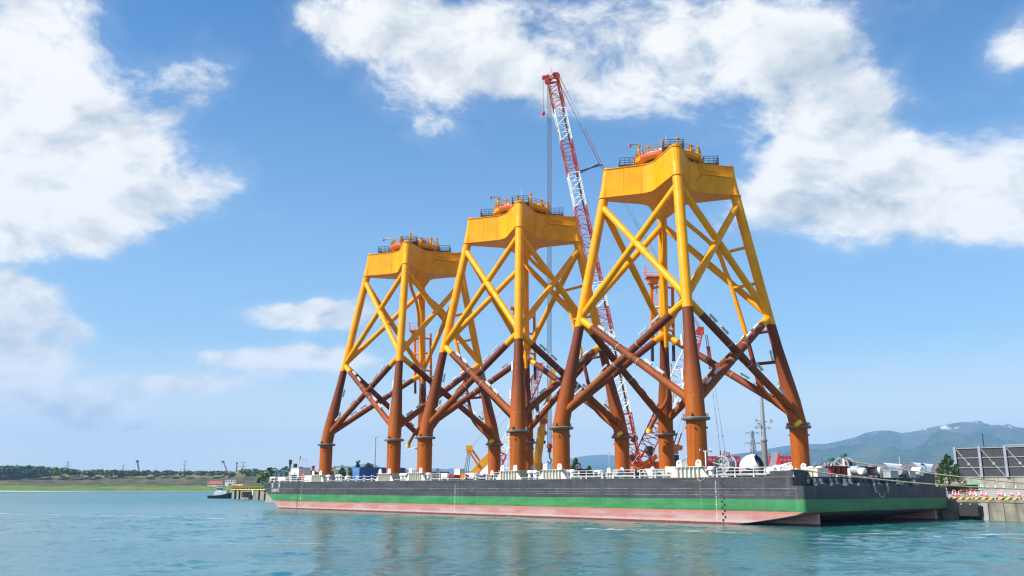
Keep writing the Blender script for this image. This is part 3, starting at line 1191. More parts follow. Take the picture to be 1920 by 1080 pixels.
# bilge under the stern overhang is closed by skegs
for vv in (3.2, WB - 3.2):
    b = MB()
    b.prism([(0.4, -0.35), (0.4, 0.35), (9, 0.5), (9, -0.5)], -1.2, 1.35)
    o = b.build('skeg', M_hred, barge)
    o.location = (0, -vv, 0)
# paint-chipped rubbing lines
for z, u0, u1, wd in ((4.13, 1.0, 132.2, 0.05), (3.74, 1.5, 60.0, 0.035), (3.42, 1.0, 44.0, 0.045)):
    b = MB()
    b.box(((u0 + u1) / 2, 0.012, z), (u1 - u0, 0.03, wd))
    b.build('rubbing_strake', mat('chipped_edge', (0.30, 0.29, 0.29), 0.6, base2=(0.05, 0.055, 0.06), scale=0.8), barge)
b = MB()
b.box((66, 0.012, ZD - 0.06), (130, 0.04, 0.10))
b.build('deck_edge', mat('deck_edge_paint', (0.07, 0.075, 0.08), 0.6, base2=(0.14, 0.10, 0.08), scale=0.5), barge)
# footholds cut up the side
fh = MB()
fh.lathe([(0.0, 0.0), (0.13, 0.0)], (0, 0, 0), 8)
fhb = MB()
fhb.lathe([(0.10, 0.0), (0.145, 0.014), (0.17, 0.0)], (0, 0.0, 0), 10, axis='Y')
fhb.lathe([(0.0, 0.006), (0.10, 0.006)], (0, 0.0, 0), 10, axis='Y')
fme = fhb.mesh('foothold', M_rub)
for uc in (10.95, 117.5):
    for i in range(14):
        z = 5.15 - i * 0.36
        o = link('foothold', fme, barge, (uc + (0.16 if i % 2 else -0.16) - i * 0.008, 0.002, z))
# draft figures: three columns on the near side
digits = ['2', '4', '6', '8', 'M']
dmesh = {d: text_mesh(d, 0.30, M_white, 0.006) for d in digits}


def side_text(me, u, z, parent=barge, name='draft_figure'):
    o = link(name, me, parent, (u, 0.012, z))
    o.rotation_euler = (R(90), 0, R(180))
    return o


for uc, z1, z0 in ((11.9, 4.95, 0.35), (63.6, 4.7, 0.35), (115.9, 4.75, 0.9)):
    z, i = z1, 0
    while z > z0:
        side_text(dmesh[digits[i % 5] if i % 5 != 4 else 'M'], uc, z)
        z -= 0.30
        i += 1
# name on the bow and on the stern
M_letter = mat('lettering_white', (0.62, 0.62, 0.60), 0.5)
for s, uc, z, size in (('\u6df1', 129.0, 4.72, 1.12), ('\u6d0b', 125.9, 4.72, 1.12), ('SHINYO', 127.5, 3.75, 0.98)):
    side_text(text_mesh(s, size, M_letter, 0.008), uc, z, barge, 'name_lettering')


def stern_text(s, v, z, size):
    o = link('name_lettering', text_mesh(s, size, M_letter, 0.008), barge, (-0.012, -v, z))
    o.rotation_euler = (R(90), 0, R(-90))


vc = 17.6
for s, dv, z, size in (('\u6df1', -1.6, 4.12, 0.62), ('\u6d0b', 1.7, 4.12, 0.62), ('SHIN', -1.3, 3.74, 0.34), ('YO', 1.6, 3.74, 0.34), ('\u6771', -0.55, 3.42, 0.36), ('\u4eac', 0.65, 3.42, 0.36),
                       ('TOKYO', 0.05, 3.14, 0.28)):
    stern_text(s, vc + dv, z, size)

# rubber push-knees on the stern ledge
kn = MB()
for s in (-0.62, 0.62):
    kn.prism([(0.0, s - 0.42), (0.0, s + 0.42), (-0.55, s + 0.30), (-0.55, s - 0.30)], 0.0, 0.42)
    kn.prism([(0.02, s - 0.26), (0.02, s + 0.26), (-0.30, s + 0.20), (-0.30, s - 0.20)], 0.42, 0.86)
kn.box((-0.32, 0, 0.15), (0.62, 2.3, 0.22))
kme = kn.mesh('push_knee', mat('knee_rubber', (0.10, 0.115, 0.15), 0.6, var=0.3, scale=1.5))
for i in range(8):
    v = 4.6 + i * 3.35
    o = link('push_knee', kme, barge, (1.02, -v, ZA - 0.01))
# raised black corner bulwarks on the stern
b = MB()
b.box((2.9, -1.9, 0.32), (3.0, 3.4, 0.62))
b.box((1.50, -1.9, 0.70), (0.25, 3.5, 0.14))
o = b.build('corner_bulwark', M_hblack, barge)
o.location = (0, 0, ZD)
b = MB()
b.box((2.4, -(WB - 4.2), 0.42), (2.1, 8.0, 0.82))
b.prism([(1.4, -(WB - 0.25)), (1.4, -(WB - 1.6)), (3.4, -(WB - 1.6)), (3.4, -(WB - 0.25))], 0.0, 0.35)
o = b.build('corner_bulwark', M_hblack, barge)
o.location = (0, 0, ZD)
b = MB()
b.lathe([(0.0, -0.05), (0.16, -0.05), (0.22, 0.0), (0.30, 0.0), (0.30, 0.04)], (1.30, -3.2, 4.98), 14, axis='X')
b.build('hawse_pipe', M_lgrey, barge)


def bollard_pair(u, v, cream=False, dark=False, s=1.0):
    for du in (-0.62, 0.62):
        b = MB()
        if dark:
            b.lathe([(0.30 * s, 0), (0.28 * s, 0.9 * s), (0.33 * s, 0.95 * s), (0.33 * s, 1.0 * s), (0, 1.0 * s)], (0, 0, 0), 12)
        else:
            b.lathe([(0.42 * s, 0), (0.36 * s, 0.10 * s), (0.34 * s, 0.80 * s), (0.44 * s, 0.92 * s), (0.52 * s, 1.0 * s), (0.52 * s, 1.25 * s), (0.40 * s, 1.40 * s), (0.12 * s, 1.45 * s), (0, 1.45 * s)], (0, 0, 0), 14)
        o = b.build('bollard', M_rub if dark else (M_cream if cream else M_white), barge)
        o.location = (u + du * s, -v, ZD)


for px, v, kind in ((1327, 1.1, 'w'), (999, 1.0, 'w'), (1068, 1.0, 'w'), (800, 1.0, 'w'), (757, 1.0, 'w'), (614, 1.0, 'w'), (635, 1.0, 'c'), (1201, 0.9, 'd'), (1112, 0.9, 'd'), (1284, 1.0, 'd'), (817, 1.0, 'd'), (560, 0.9, 'd'),
                    (513, 0.8, 'd'), (1530, 10, 'c'), (1420, 1.0, 'd')):
    bollard_pair(deck(px, v), v, kind == 'c', kind == 'd', 0.92)


vp = MB()
vp.tube([(0, 0, 0), (0, 0, 0.75), (0.10, 0, 0.92), (0.28, 0, 0.92), (0.34, 0, 0.74)], 0.085, 8)
vp.lathe([(0.17, 0), (0.17, 0.06), (0.09, 0.06)], (0, 0, 0), 8)
vpme = vp.mesh('vent_pipe', M_white)
ha = MB()
ha.box((0, 0, 0.20), (0.9, 0.9, 0.40))
ha.box((0, 0, 0.43), (1.0, 1.0, 0.06))
hame = ha.mesh('hatch', M_grey)
fl_ = MB()
fl_.box((0, 0, 0.08), (1.1, 0.5, 0.16))
for s in (-0.3, 0.3):
    fl_.lathe([(0.16, 0.16), (0.12, 0.25), (0.12, 0.45), (0.18, 0.52), (0, 0.52)], (s, 0, 0), 10)
flme = fl_.mesh('fairlead', M_dark)
wh_ = MB()
wh_.lathe([(0, -0.16), (0.30, -0.16), (0.38, -0.08), (0.38, 0.08), (0.30, 0.16), (0, 0.16)], (0, 0, 0.38), 14, 0, 'Y')
whme = wh_.mesh('tyre', M_rub)
r5 = random.Random(31)
for k in range(64):
    u = 4 + 126 * (k + r5.random()) / 64
    me_ = r5.choice([vpme, vpme, hame, flme, flme, whme])
    link(me_.name, me_, barge, (u, -(0.75 + 3.6 * r5.random() ** 2), ZD), r5.random() * 3)
for k in range(26):
    link('vent_pipe', vpme, barge, (2.5 + r5.random() * 2.5, -(4 + 28 * (k + r5.random()) / 26), ZD), r5.random() * 3)
b = MB()
b.tube([(5, -0.62, ZD + 0.22), (60, -0.62, ZD + 0.22), (128, -0.62, ZD + 0.22)], 0.09, 8)
b.build('deck_pipe', M_grey, barge)

for k, (px, v, r_, L_) in enumerate(((1398, 5.5, 0.55, 1.2), (1448, 3.2, 0.45, 1.0), (1462, 6.0, 0.6, 1.4), (1606, 12.5, 0.55, 1.1), (1618, 10.0, 0.40, 0.9), (1646, 20.0, 0.55, 1.2), (1690, 24.0, 0.6, 1.3), (1722, 29.0, 0.6, 1.2),
                                       (880, 6.0, 0.5, 1.2), (905, 4.0, 0.4, 1.0), (812, 5.0, 0.5, 1.2), (1122, 4.0, 0.5, 1.1), (1160, 5.0, 0.55, 1.2), (652, 3.5, 0.45, 1.0))):
    b = MB()
    b.lathe([(0, -L_ / 2), (r_ * 0.9, -L_ / 2), (r_, -L_ / 2 + 0.06), (r_, L_ / 2 - 0.06), (r_ * 0.9, L_ / 2), (0, L_ / 2)], (0, 0, r_ + 0.25), 18, 0, 'X' if k % 2 else 'Y')
    b.box((0, 0, 0.14), (0.9, 0.9, 0.26), 1)
    o = b.build('air_tank', [M_white if k % 3 else M_grey, M_dark], barge)
    o.location = (deck(px, v), -v, ZD)

# rails: stanchions and three bars, per run
def rail_run(u0, u1, v, chain=False, z=ZD, step=2.6):
    n = max(1, int(round(abs(u1 - u0) / step)))
    for i in range(n + 1):
        b = MB()
        b.tube([(0, 0, 0), (0, 0, 1.12)], 0.045, 6)
        b.lathe([(0.11, 0), (0.06, 0.28)], (0, 0, 0), 6)
        o = b.build('stanchion', M_white, barge)
        o.location = (u0 + (u1 - u0) * i / n, -v, z)
    b = MB()
    for zz in (1.08, 0.72, 0.36) if not chain else (1.05, 0.55):
        for i in range(n):
            ua, uc = u0 + (u1 - u0) * i / n, u0 + (u1 - u0) * (i + 1) / n
            pts = [(ua + (uc - ua) * k / 6, -v, z + zz - (0.24 * (1 - (2 * k / 6 - 1) ** 2) if chain else 0)) for k in range(7)] if chain else [(ua, -v, z + zz), (uc, -v, z + zz)]
            b.tube(pts, 0.032, 5, cap=False)
    b.build('safety_chain' if chain else 'hand_rail', M_white, barge)


for pa, pb, ch in ((1488, 1345, False), (1290, 1200, False), (1190, 1150, False), (1130, 1070, False), (1005, 1012, False), (938, 925, False), (912, 872, True), (840, 808, False), (712, 640, True),
                   (600, 505, False), (722, 715, False)):
    rail_run(deck(pa, 0.3), deck(pb, 0.3), 0.3, ch)

# ------------------------------------------------------------------ jackets
AC = 11.98


def ax(z):
    return min(AC, 9.919 + (27.62 - z) * 0.1451)


SG = {'front': (-1, 1), 'left': (1, 1), 'right': (-1, -1), 'back': (1, -1)}
ZUT, ZN, ZLB = 46.2, 28.95, 14.7
ZSPLIT = 27.1
anode_b = MB()
anode_b.box((0, 0, 0.44), (1.55, 0.28, 0.26))
for s in (-0.48, 0.48):
    anode_b.box((s, 0, 0.15), (0.08, 0.10, 0.34))
ANODE = anode_b.mesh('anode', M_anode)


def lp(leg, z):
    sx, sy = SG[leg]
    return Vector((sx * ax(z), sy * ax(z), z - ZD))


def place_anode(parent, p, d, outv):
    """bar of the anode along d, standing off along outv"""
    d = d.normalized()
    n = (outv - d * outv.dot(d)).normalized()
    s = n.cross(d)
    o = link('anode', ANODE, parent)
    o.matrix_local = Matrix.Translation(p) @ Matrix((d, s, n)).transposed().to_4x4()
    return o


def build_jacket():
    J = thing('wind_turbine_jacket', 'x', 'jacket foundation', (0, 0, ZD), 0, 'wind turbine jackets standing on the barge')
    legs = {}
    for name, (sx, sy) in SG.items():
        zs = [5.7, 9.0, 12.7, 13.35, 13.8, 14.6, 16.6, 18.5, 20.5, 22.5, 24.5, 27.6, 27.62, 34, 40, 47.5, 49, 52.0]
        rs = [1.25, 1.25, 1.25, 1.24, 1.23, 1.22, 1.20, 1.10, 0.98, 0.87, 0.76, 0.71, 0.71, 0.72, 0.73, 0.74, 0.74, 0.74]
        path = []
        for z in zs:
            a = ax(z)
            # ease the knuckle where the pile becomes the leg
            if 12.9 < z < 14.7:
                a = a - 0.04
            path.append((sx * a, sy * a, z - ZD))
        b = MB()
        b.tube(path, rs, 28, [0 if z < 27.61 else 1 for z in zs[:-1]], True, True, True)
        # weld beads round the pile
        for k in range(9):
            zz = 6.4 + k * 0.52
            b.lathe([(1.25, -0.03), (1.268, 0.0), (1.25, 0.03)], (sx * AC, sy * AC, zz - ZD), 28, 0)
        lg = b.build('leg', [M_rust, M_yel], J)
        legs[name] = lg
        b = MB()
        b.lathe([(1.26, -0.16), (1.72, -0.16), (1.80, -0.04), (1.80, 0.12), (1.72, 0.20), (1.26, 0.20)], (sx * AC, sy * AC, 12.72 - ZD), 28, 0)
        for k in range(8):
            a = k * math.pi / 4 + 0.3
            c = Vector((sx * AC + 1.45 * math.cos(a), sy * AC + 1.45 * math.sin(a), 12.72 - ZD + 0.40))
            if k % 2 == 0:
                b.box(c, (0.42, 0.06, 0.5), 0, Matrix.Rotation(a, 3, 'Z'))
        b.build('collar', mat('collar_grey', (0.19, 0.18, 0.165), 0.6, base2=(0.12, 0.10, 0.08), scale=1.0), lg)
        # lifting lugs below the collar
        for k in range(4):
            b = MB()
            a = k * math.pi / 2 + 0.5
            b.box((sx * AC + 1.33 * math.cos(a), sy * AC + 1.33 * math.sin(a), 11.6 - ZD), (0.2, 0.12, 0.24), 0, Matrix.Rotation(a, 3, 'Z'))
            b.build('lug', M_rust, lg)
        for zz in (18.6, 23.2):
            p = lp(name, zz)
            d = (lp(name, zz + 1) - lp(name, zz))
            outv = Vector((sx * -1.0, sy * 0.25, 0)) if name in ('front', 'back') else Vector((-sx, -sy * 1.0, 0))
            outv.normalize()
            rr = 1.05 if zz < 20 else 0.80
            place_anode(lg, p + outv * (rr - 0.12), d, outv)
    # bracing: four faces, an upper yellow X and a lower red X
    faces = [('left', 'front'), ('front', 'right'), ('right', 'back'), ('back', 'left')]
    for fi, (A, B) in enumerate(faces):
        nrm = (lp(A, 20) + lp(B, 20))
        nrm.z = 0
        nrm.normalize()
        for (p, q) in ((lp(A, ZUT), lp(B, ZN + 0.2)), (lp(B, ZUT), lp(A, ZN + 0.2))):
            b = MB()
            m = (p + q) / 2
            b.tube([p, q], 0.50, 18, 0)
            d = (q - p).normalized()
            if p.x + p.y * 2 > q.x + q.y * 2:
                b.tube([m - d * 1.3, m + d * 1.3], 0.545, 18, 0)
            b.build('brace', M_yel, J)
        for ii, (p, q) in enumerate(((lp(A, ZN - 0.2), lp(B, ZLB)), (lp(B, ZN - 0.2), lp(A, ZLB)))):
            zs = ZSPLIT - ZD
            t = (p.z - zs) / (p.z - q.z)
            s = p.lerp(q, t)
            b = MB()
            b.tube([p, s, q], [0.53, 0.53, 0.55], 18, [1, 0])
            d = (q - p).normalized()
            m = p.lerp(q, 0.46)
            br = None
            if ii == 0:
                b.tube([m - d * 1.3, m + d * 1.3], 0.585, 18, 0)
            br = b.build('brace', [M_rust, M_yel], J)
            for tt in (0.37, 0.55):
                b = MB()
                c = p.lerp(q, tt)
                b.tube([c - d * 0.05, c + d * 0.05], 0.575, 18, 0)
                b.build('weld_band', mat('pale_band', (0.42, 0.33, 0.24), 0.6), br)
            up = Vector((0, 0, 1.0)) + nrm * 0.25
            for k, tt in enumerate((0.20, 0.30, 0.62, 0.72, 0.83)):
                if (fi + ii + k) % 5 == 4:
                    continue
                c = p.lerp(q, tt)
                uu = (up - d * up.dot(d)).normalized()
                place_anode(br, c + uu * 0.50, d, uu)
    # transition piece: star-shaped plate box, arms to the four legs, fillets between
    def star(r_tip, w_tip, w_root=2.35, r_root=4.4, ext=0.0):
        pts = []
        for k in range(4):
            a = math.pi / 4 + k * math.pi / 2
            ca, sa = math.cos(a), math.sin(a)
            def pt(r, t):
                return (r * ca - t * sa, r * sa + t * ca)
            nk = 6
            pts.append(pt(r_root, -(w_root + ext)))
            # rounded tip that wraps the leg
            for j in range(nk + 1):
                an = -math.pi / 2 + math.pi * j / nk
                pts.append(pt(r_tip + (w_tip + ext) * math.cos(an), (w_tip + ext) * math.sin(an)))
            pts.append(pt(r_root, (w_root + ext)))
            # fillet to the next arm
            p0 = Vector(pt(r_root, (w_root + ext)))
            a2 = a + math.pi / 2
            c2, s2 = math.cos(a2), math.sin(a2)
            p2 = Vector((r_root * c2 + (w_root + ext) * s2, r_root * s2 - (w_root + ext) * c2))
            # intersection of the two arm lines
            slope = (w_root - w_tip) / (r_root - r_tip)
            r_x = (w_root + ext - slope * r_root) / (1 - slope)
            am = a + math.pi / 4
            p1 = Vector((math.cos(am), math.sin(am))) * r_x * math.sqrt(2)
            for j in range(1, 9):
                t = j / 9
                q = p0 * (1 - t) ** 2 + p1 * 2 * t * (1 - t) + p2 * t * t
                pts.append((q.x, q.y))
        return pts
    rt = lambda z: ax(z) * math.sqrt(2)
    b = MB()
    b.prism(star(rt(47.5), 0.62), 47.5 - ZD, 51.98 - ZD, 0, False, star(rt(51.98), 0.90))
    tp = b.build('transition_piece', M_yel, J)
    b = MB()
    b.prism(star(rt(47.5), 0.62, ext=0.28), 47.42 - ZD, 47.52 - ZD)
    b.prism(star(rt(52.0), 0.90, ext=0.12), 51.96 - ZD, 52.06 - ZD)
    b.build('flange_plate', M_yel, tp)
    b = MB()
    for nme in SG:
        sx, sy = SG[nme]
        b.tube([lp(nme, 52.05), lp(nme, 52.14)], 0.86, 20)
    b.build('leg_cap', M_yel, tp)
    b = MB()
    for k in range(4):
        a = math.pi / 4 + k * math.pi / 2
        ca, sa = math.cos(a), math.sin(a)
        for s in (-1, 1):
            for (r, tw) in ((4.4, 2.36), (7.0, 1.55)):
                p = Vector((r * ca - s * tw * sa, r * sa + s * tw * ca, 0))
                kk = 0.928 if r > 6 else 1.0
                b.tube([p + Vector((0, 0, 47.55 - ZD)), p + Vector((0, 0, 51.94 - ZD))], 0.035, 5, 0, False)
    b.build('weld_seam', M_yel, tp)['kind'] = 'stuff'
    # pipework and a brown diagonal line on the right-hand front arm
    b = MB()
    ca, sa = math.cos(math.pi / 4 + math.pi), math.sin(math.pi / 4 + math.pi)   # arm towards the right leg
    def armp(r, t, z):
        return Vector((r * ca - t * sa, r * sa + t * ca, z - ZD))
    sgn = 1 if (armp(5, 1, 0) - armp(5, 0, 0)).dot(Vector((-1, 1, 0))) > 0 else -1
    wv_ = lambda r: sgn * (2.35 - 0.312 * (r - 4.4) + 0.14)
    b.tube([armp(4.5, wv_(4.5), 53.3), armp(4.5, wv_(4.5), 50.9), armp(4.9, wv_(4.9), 50.35), armp(9.0, wv_(9.0), 50.3)], 0.10, 7)
    b.tube([armp(4.9, wv_(4.9), 52.6), armp(4.9, wv_(4.9), 51.2), armp(5.4, wv_(5.4), 51.0), armp(9.0, wv_(9.0), 51.0)], 0.07, 7)
    b.tube([armp(3.6, wv_(3.6) , 52.6), armp(3.6, wv_(3.6), 51.6), armp(3.2, wv_(3.2), 51.4), armp(2.2, wv_(2.2)*0.95, 51.4)], 0.07, 7)
    for k in range(4):
        r = 5.6 + k * 0.95
        b.box(armp(r, wv_(r) - sgn * 0.06, 50.3), (0.14, 0.14, 0.22))
    b.build('pipework', M_yel, tp)
    b = MB()
    b.tube([armp(4.7, wv_(4.7) - sgn * 0.10, 50.3), armp(3.0, wv_(3.0) - sgn * 0.10, 48.3)], 0.055, 6)  # thin brown tube added to draw the dark diagonal line on the arm
    b.build('diagonal_tube', mat('tube_brown', (0.42, 0.15, 0.02), 0.5), tp)
    # round working platform with tower flange on top
    b = MB()
    b.lathe([(0, 52.5), (4.7, 52.5), (5.15, 52.75), (5.15, 53.35), (5.02, 53.35), (4.9, 53.2), (0, 53.2)], (0, 0, -ZD), 40)
    b.lathe([(4.2, 52.06), (4.2, 52.5)], (0, 0, -ZD), 32, 1)
    b.lathe([(3.3, 53.2), (3.3, 54.15)], (0, 0, -ZD), 32)
    pl = b.build('platform', [M_yel, M_dark], J)
    b = MB()
    b.lathe([(3.45, 54.1), (3.45, 54.3), (2.9, 54.55), (1.0, 54.75), (0, 54.8)], (0, 0, -ZD), 32)
    b.build('flange_cover', M_white, pl)
    b = MB()
    b.lathe([(5.17, 52.85), (5.19, 52.85), (5.19, 53.25), (5.17, 53.25)], (0, 0, -ZD), 40)
    # keep only an arc on the left side: rebuild as strip
    b = MB()
    seg = 14
    vs, fs = [], []
    for k in range(seg + 1):
        a = R(75 - ZD * 0) + R(70) * k / seg
        for (rr, zz) in ((5.2, 52.82), (5.2, 53.22)):
            vs.append((rr * math.cos(a), rr * math.sin(a), zz - ZD))
    for k in range(seg):
        fs.append((2 * k, 2 * k + 2, 2 * k + 3, 2 * k + 1))
    b.add(vs, fs)
    b.build('red_stripe', mat('stripe_red', (0.65, 0.035, 0.03), 0.5), pl)
    # deck gear between the posts
    for k in range(9):
        a = k * 2 * math.pi / 9 + 0.4
        b = MB()
        rr = 4.1
        hh = (0.55, 0.9, 0.7)[k % 3]
        b.box((rr * math.cos(a), rr * math.sin(a), 53.2 + hh / 2 - ZD), (0.8, 1.1, hh), 0, Matrix.Rotation(a, 3, 'Z'))
        b.box((rr * math.cos(a), rr * math.sin(a), 53.2 + hh + 0.04 - ZD), (0.5, 0.6, 0.08), 1, Matrix.Rotation(a, 3, 'Z'))
        b.build('deck_box', [(M_yel, M_ora, M_lgrey)[k % 3], M_dark], pl)
    for k in range(5):
        a = k * 2 * math.pi / 5 + 0.9
        c_, s_ = math.cos(a), math.sin(a)
        b = MB()
        b.tube([(5.25 * c_, 5.25 * s_, 53.6 - ZD), (5.35 * c_, 5.35 * s_, 53.0 - ZD), (5.3 * c_ - 0.5 * s_, 5.3 * s_ + 0.5 * c_, 52.4 - ZD), (5.3 * c_ - 1.2 * s_, 5.3 * s_ + 1.2 * c_, 52.2 - ZD)], 0.07, 6)
        b.build('drain_pipe', M_yel, pl)
    # guide posts with caps
    for k in range(13):
        a = k * 2 * math.pi / 13 + 0.15
        b = MB()
        h = 1.15 + 0.8 * ((k * 7) % 3) / 2
        b.lathe([(0.20, 53.2), (0.20, 53.2 + h), (0.33, 53.2 + h), (0.33, 53.2 + h + 0.12), (0, 53.2 + h + 0.12)], (4.75 * math.cos(a), 4.75 * math.sin(a), -ZD), 10)
        b.build('guide_post', M_yel, pl)
    b = MB()
    for k in range(30):
        a = k * 2 * math.pi / 30
        if k % 2 == 0:
            b.tube([(5.05 * math.cos(a), 5.05 * math.sin(a), 53.3 - ZD), (5.05 * math.cos(a), 5.05 * math.sin(a), 54.4 - ZD)], 0.05, 5)
        a2 = (k + 1) * 2 * math.pi / 30
        for zz in (53.75, 54.08, 54.4):
            b.tube([(5.05 * math.cos(a), 5.05 * math.sin(a), zz - ZD), (5.05 * math.cos(a2), 5.05 * math.sin(a2), zz - ZD)], 0.045, 4, cap=False)
    b.build('guard_rail', mat('rail_yellow', (0.40, 0.22, 0.05), 0.5), pl)
    # dark side platforms on the arms
    for k, nme in enumerate(SG):
        sx, sy = SG[nme]
        c = Vector((sx, sy, 0)).normalized()
        t = Vector((-c.y, c.x, 0))
        b = MB()
        o0 = c * 6.35
        rot = Matrix((c, t, Vector((0, 0, 1)))).transposed()
        zf = 52.35 if nme != 'front' else 52.75
        b.box(o0 + Vector((0, 0, zf - ZD)), (2.3, 3.0, 0.22), 0, rot)
        b.box(o0 + Vector((0, 0, (52.06 + zf) / 2 - ZD - 0.06)), (1.4, 1.6, zf - 52.06 - 0.1), 0, rot)
        sp = b.build('side_platform', M_dark, J)
        b = MB()
        cs = [(-1.1, -1.45), (1.1, -1.45), (1.1, 1.45), (-1.1, 1.45)]
        P4 = [o0 + c * x + t * y for x, y in cs]
        for i in range(4):
            p, q = P4[i], P4[(i + 1) % 4]
            for j in range(3):
                m = p.lerp(q, j / 3)
                b.tube([m + Vector((0, 0, zf - ZD)), m + Vector((0, 0, zf + 1.2 - ZD))], 0.05, 5)
            for zz in (0.45, 0.82, 1.2):
                b.tube([p + Vector((0, 0, zf + zz - ZD)), q + Vector((0, 0, zf + zz - ZD))], 0.048, 5)
        b.build('guard_rail', M_rail, sp)
    # davit crane and thin ladder mast
    b = MB()
    b.tube([(1.2, 4.7, 53.2 - ZD), (1.2, 4.7, 54.95 - ZD)], 0.14, 8)
    b.tube([(1.2, 4.7, 54.9 - ZD), (1.4, 5.0, 55.2 - ZD), (2.3, 6.1, 55.25 - ZD)], [0.13, 0.13, 0.11], 8)
    b.box((2.3, 6.1, 55.0 - ZD), (0.25, 0.25, 0.5), 1)
    b.build('davit', [M_lgrey, M_red], pl)
    b = MB()
    for s in (-0.24, 0.24):
        b.tube([(0.1 + s * 0.65, 0.1 - s * 0.75, 54.6 - ZD), (0.1 + s * 0.65, 0.1 - s * 0.75, 57.6 - ZD)], 0.03, 4)
    for k in range(9):
        zz = 55.0 + k * 0.3
        b.tube([(0.1 - 0.16, 0.1 + 0.18, zz - ZD), (0.1 + 0.16, 0.1 - 0.18, zz - ZD)], 0.022, 4)
    b.build('ladder_mast', M_lgrey, pl)
    # cable tubes: from under the star down to the right and back legs
    def jt(world_like, z):
        return Vector((world_like[0], world_like[1], z - ZD))
    # local axes in terms of picture: picture-right ~ (-0.656,-0.755)... offsets given as (right, away)
    er = Vector((EU.x, -EV.x, 0))   # world +X expressed in the local frame
    ea = Vector((EU.y, -EV.y, 0))   # world +Y expressed in the local frame
    R0 = lambda z: lp('right', z)
    def o_(base, rx, ay):
        return base + er * rx + ea * ay
    path = [o_(Vector((0, 0, 47.4 - ZD)), 0.6, -0.6), o_(Vector((0, 0, 45.3 - ZD)), 0.9, -0.7), o_(Vector((0, 0, 43.6 - ZD)), 2.2, -0.4), o_(R0(39.5), -5.0, 0.6),
            o_(R0(36.2), -4.2, 1.2), o_(R0(34.4), -3.9, 1.4), o_(R0(30), -3.7, 1.5), o_(R0(27.6), -3.6, 1.5), o_(R0(22), -3.6, 1.4), o_(R0(18.6), -3.6, 1.2), o_(R0(16.6), -2.9, -0.2), o_(R0(14.4), -1.2, -1.5),
            o_(R0(13.2), -0.55, -1.9)]
    def spl(P, n=4):
        out = []
        for i in range(len(P) - 1):
            p0, p1, p2, p3 = P[max(i - 1, 0)], P[i], P[i + 1], P[min(i + 2, len(P) - 1)]
            for k in range(n):
                t = k / n
                out.append(0.5 * ((2 * p1) + (p2 - p0) * t + (2 * p0 - 5 * p1 + 4 * p2 - p3) * t * t + (3 * p1 - p0 - 3 * p2 + p3) * t ** 3))
        out.append(P[-1])
        return out
    path = spl(path)
    b = MB()
    mi = [1 if p.z > 27.6 - ZD else 0 for p in path[:-1]]
    b.tube(path, [0.33 if p.z > 20 - ZD else 0.42 for p in path], 12, mi)
    for zz in (40.2, 36.4, 32.2):
        pass
    cab = b.build('cable_tube', [M_rust, M_yel], J)
    b = MB()
    for zz, mm in ((39.0, 1), (33.4, 1), (26.2, 0), (21.6, 0)):
        cand = min(path, key=lambda p: abs(p.z - (zz - ZD)))
        b.tube([cand, R0(zz + 0.6)], 0.24, 10, mm)
    b.build('strut', [M_rust, M_yel], cab)
    b = MB()
    d = (path[-1] - path[-2]).normalized()
    b.tube([path[-1] - d * 0.25, path[-1] + d * 0.30], 0.52, 14)
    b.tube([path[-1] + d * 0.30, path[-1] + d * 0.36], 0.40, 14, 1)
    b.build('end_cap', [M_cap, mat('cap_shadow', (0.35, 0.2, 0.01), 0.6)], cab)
    B0 = lambda z: lp('back', z)
    path = [o_(Vector((0, 0, 47.4 - ZD)), -0.9, 0.8), o_(Vector((0, 0, 45.6 - ZD)), -0.8, 1.6), o_(B0(42.5), -0.6, -4.6), o_(B0(38.5), -0.4, -2.3), o_(B0(34), -0.1, -1.6), o_(B0(28), 0.0, -1.5), o_(B0(22), 0.1, -1.6), o_(B0(18.3), 0.0, -1.9),
            o_(B0(16.2), -1.4, -2.2), o_(B0(14.2), -2.6, -2.4), o_(B0(13.2), -3.0, -2.4)]
    path = spl(path)
    b = MB()
    b.tube(path, 0.34, 12, [1 if p.z > 27.6 - ZD else 0 for p in path[:-1]])
    cab = b.build('cable_tube', [M_rust, M_yel], J)
    b = MB()
    d = (path[-1] - path[-2]).normalized()
    b.tube([path[-1] - d * 0.25, path[-1] + d * 0.35], 0.50, 14)
    b.build('end_cap', M_cap, cab)
    # boat landing on the back leg
    for s in (-1, 1):
        b = MB()
        pts = [o_(B0(z), s * 1.75, 1.3) for z in (24.6, 27.2, 33, 37.6)]
        b.tube(pts, 0.28, 10, [0, 1, 1])
        for zz in (29.5, 33.2, 36.4):
            b.tube([o_(B0(zz), s * 1.75, 1.3), o_(B0(zz), s * 0.3, 0.2)], 0.2, 8, 1)
        b.build('landing_fender', [mat('fender_black', (0.05, 0.025, 0.03), 0.6), M_ora], J)
    b = MB()
    for s in (-0.95, -1.45):
        b.tube([o_(B0(z), s, 1.0) for z in (27.5, 37.9)], 0.06, 6)
    for k in range(26):
        zz = 27.8 + k * 0.4
        b.tube([o_(B0(zz), -0.95, 1.0), o_(B0(zz), -1.45, 1.0)], 0.035, 5)
    b.build('ladder', M_ora, J)
    b = MB()
    rot = Matrix((er, ea, Vector((0, 0, 1)))).transposed()
    b.box(o_(B0(38), -1.6, 0.8), (2.4, 2.2, 0.22), 0, rot)
    b.box(o_(B0(37.4), -1.6, 0.8), (1.6, 1.4, 0.9), 0, rot)
    lp_ = b.build('landing_platform', M_ora, J)
    b = MB()
    for (x, y) in ((-2.8, -0.3), (-2.8, 1.9), (-0.4, 1.9), (-1.6, 1.9), (-2.8, 0.8)):
        p = o_(B0(38), x, y)
        b.tube([p, p + Vector((0, 0, 1.9))], 0.05, 5)
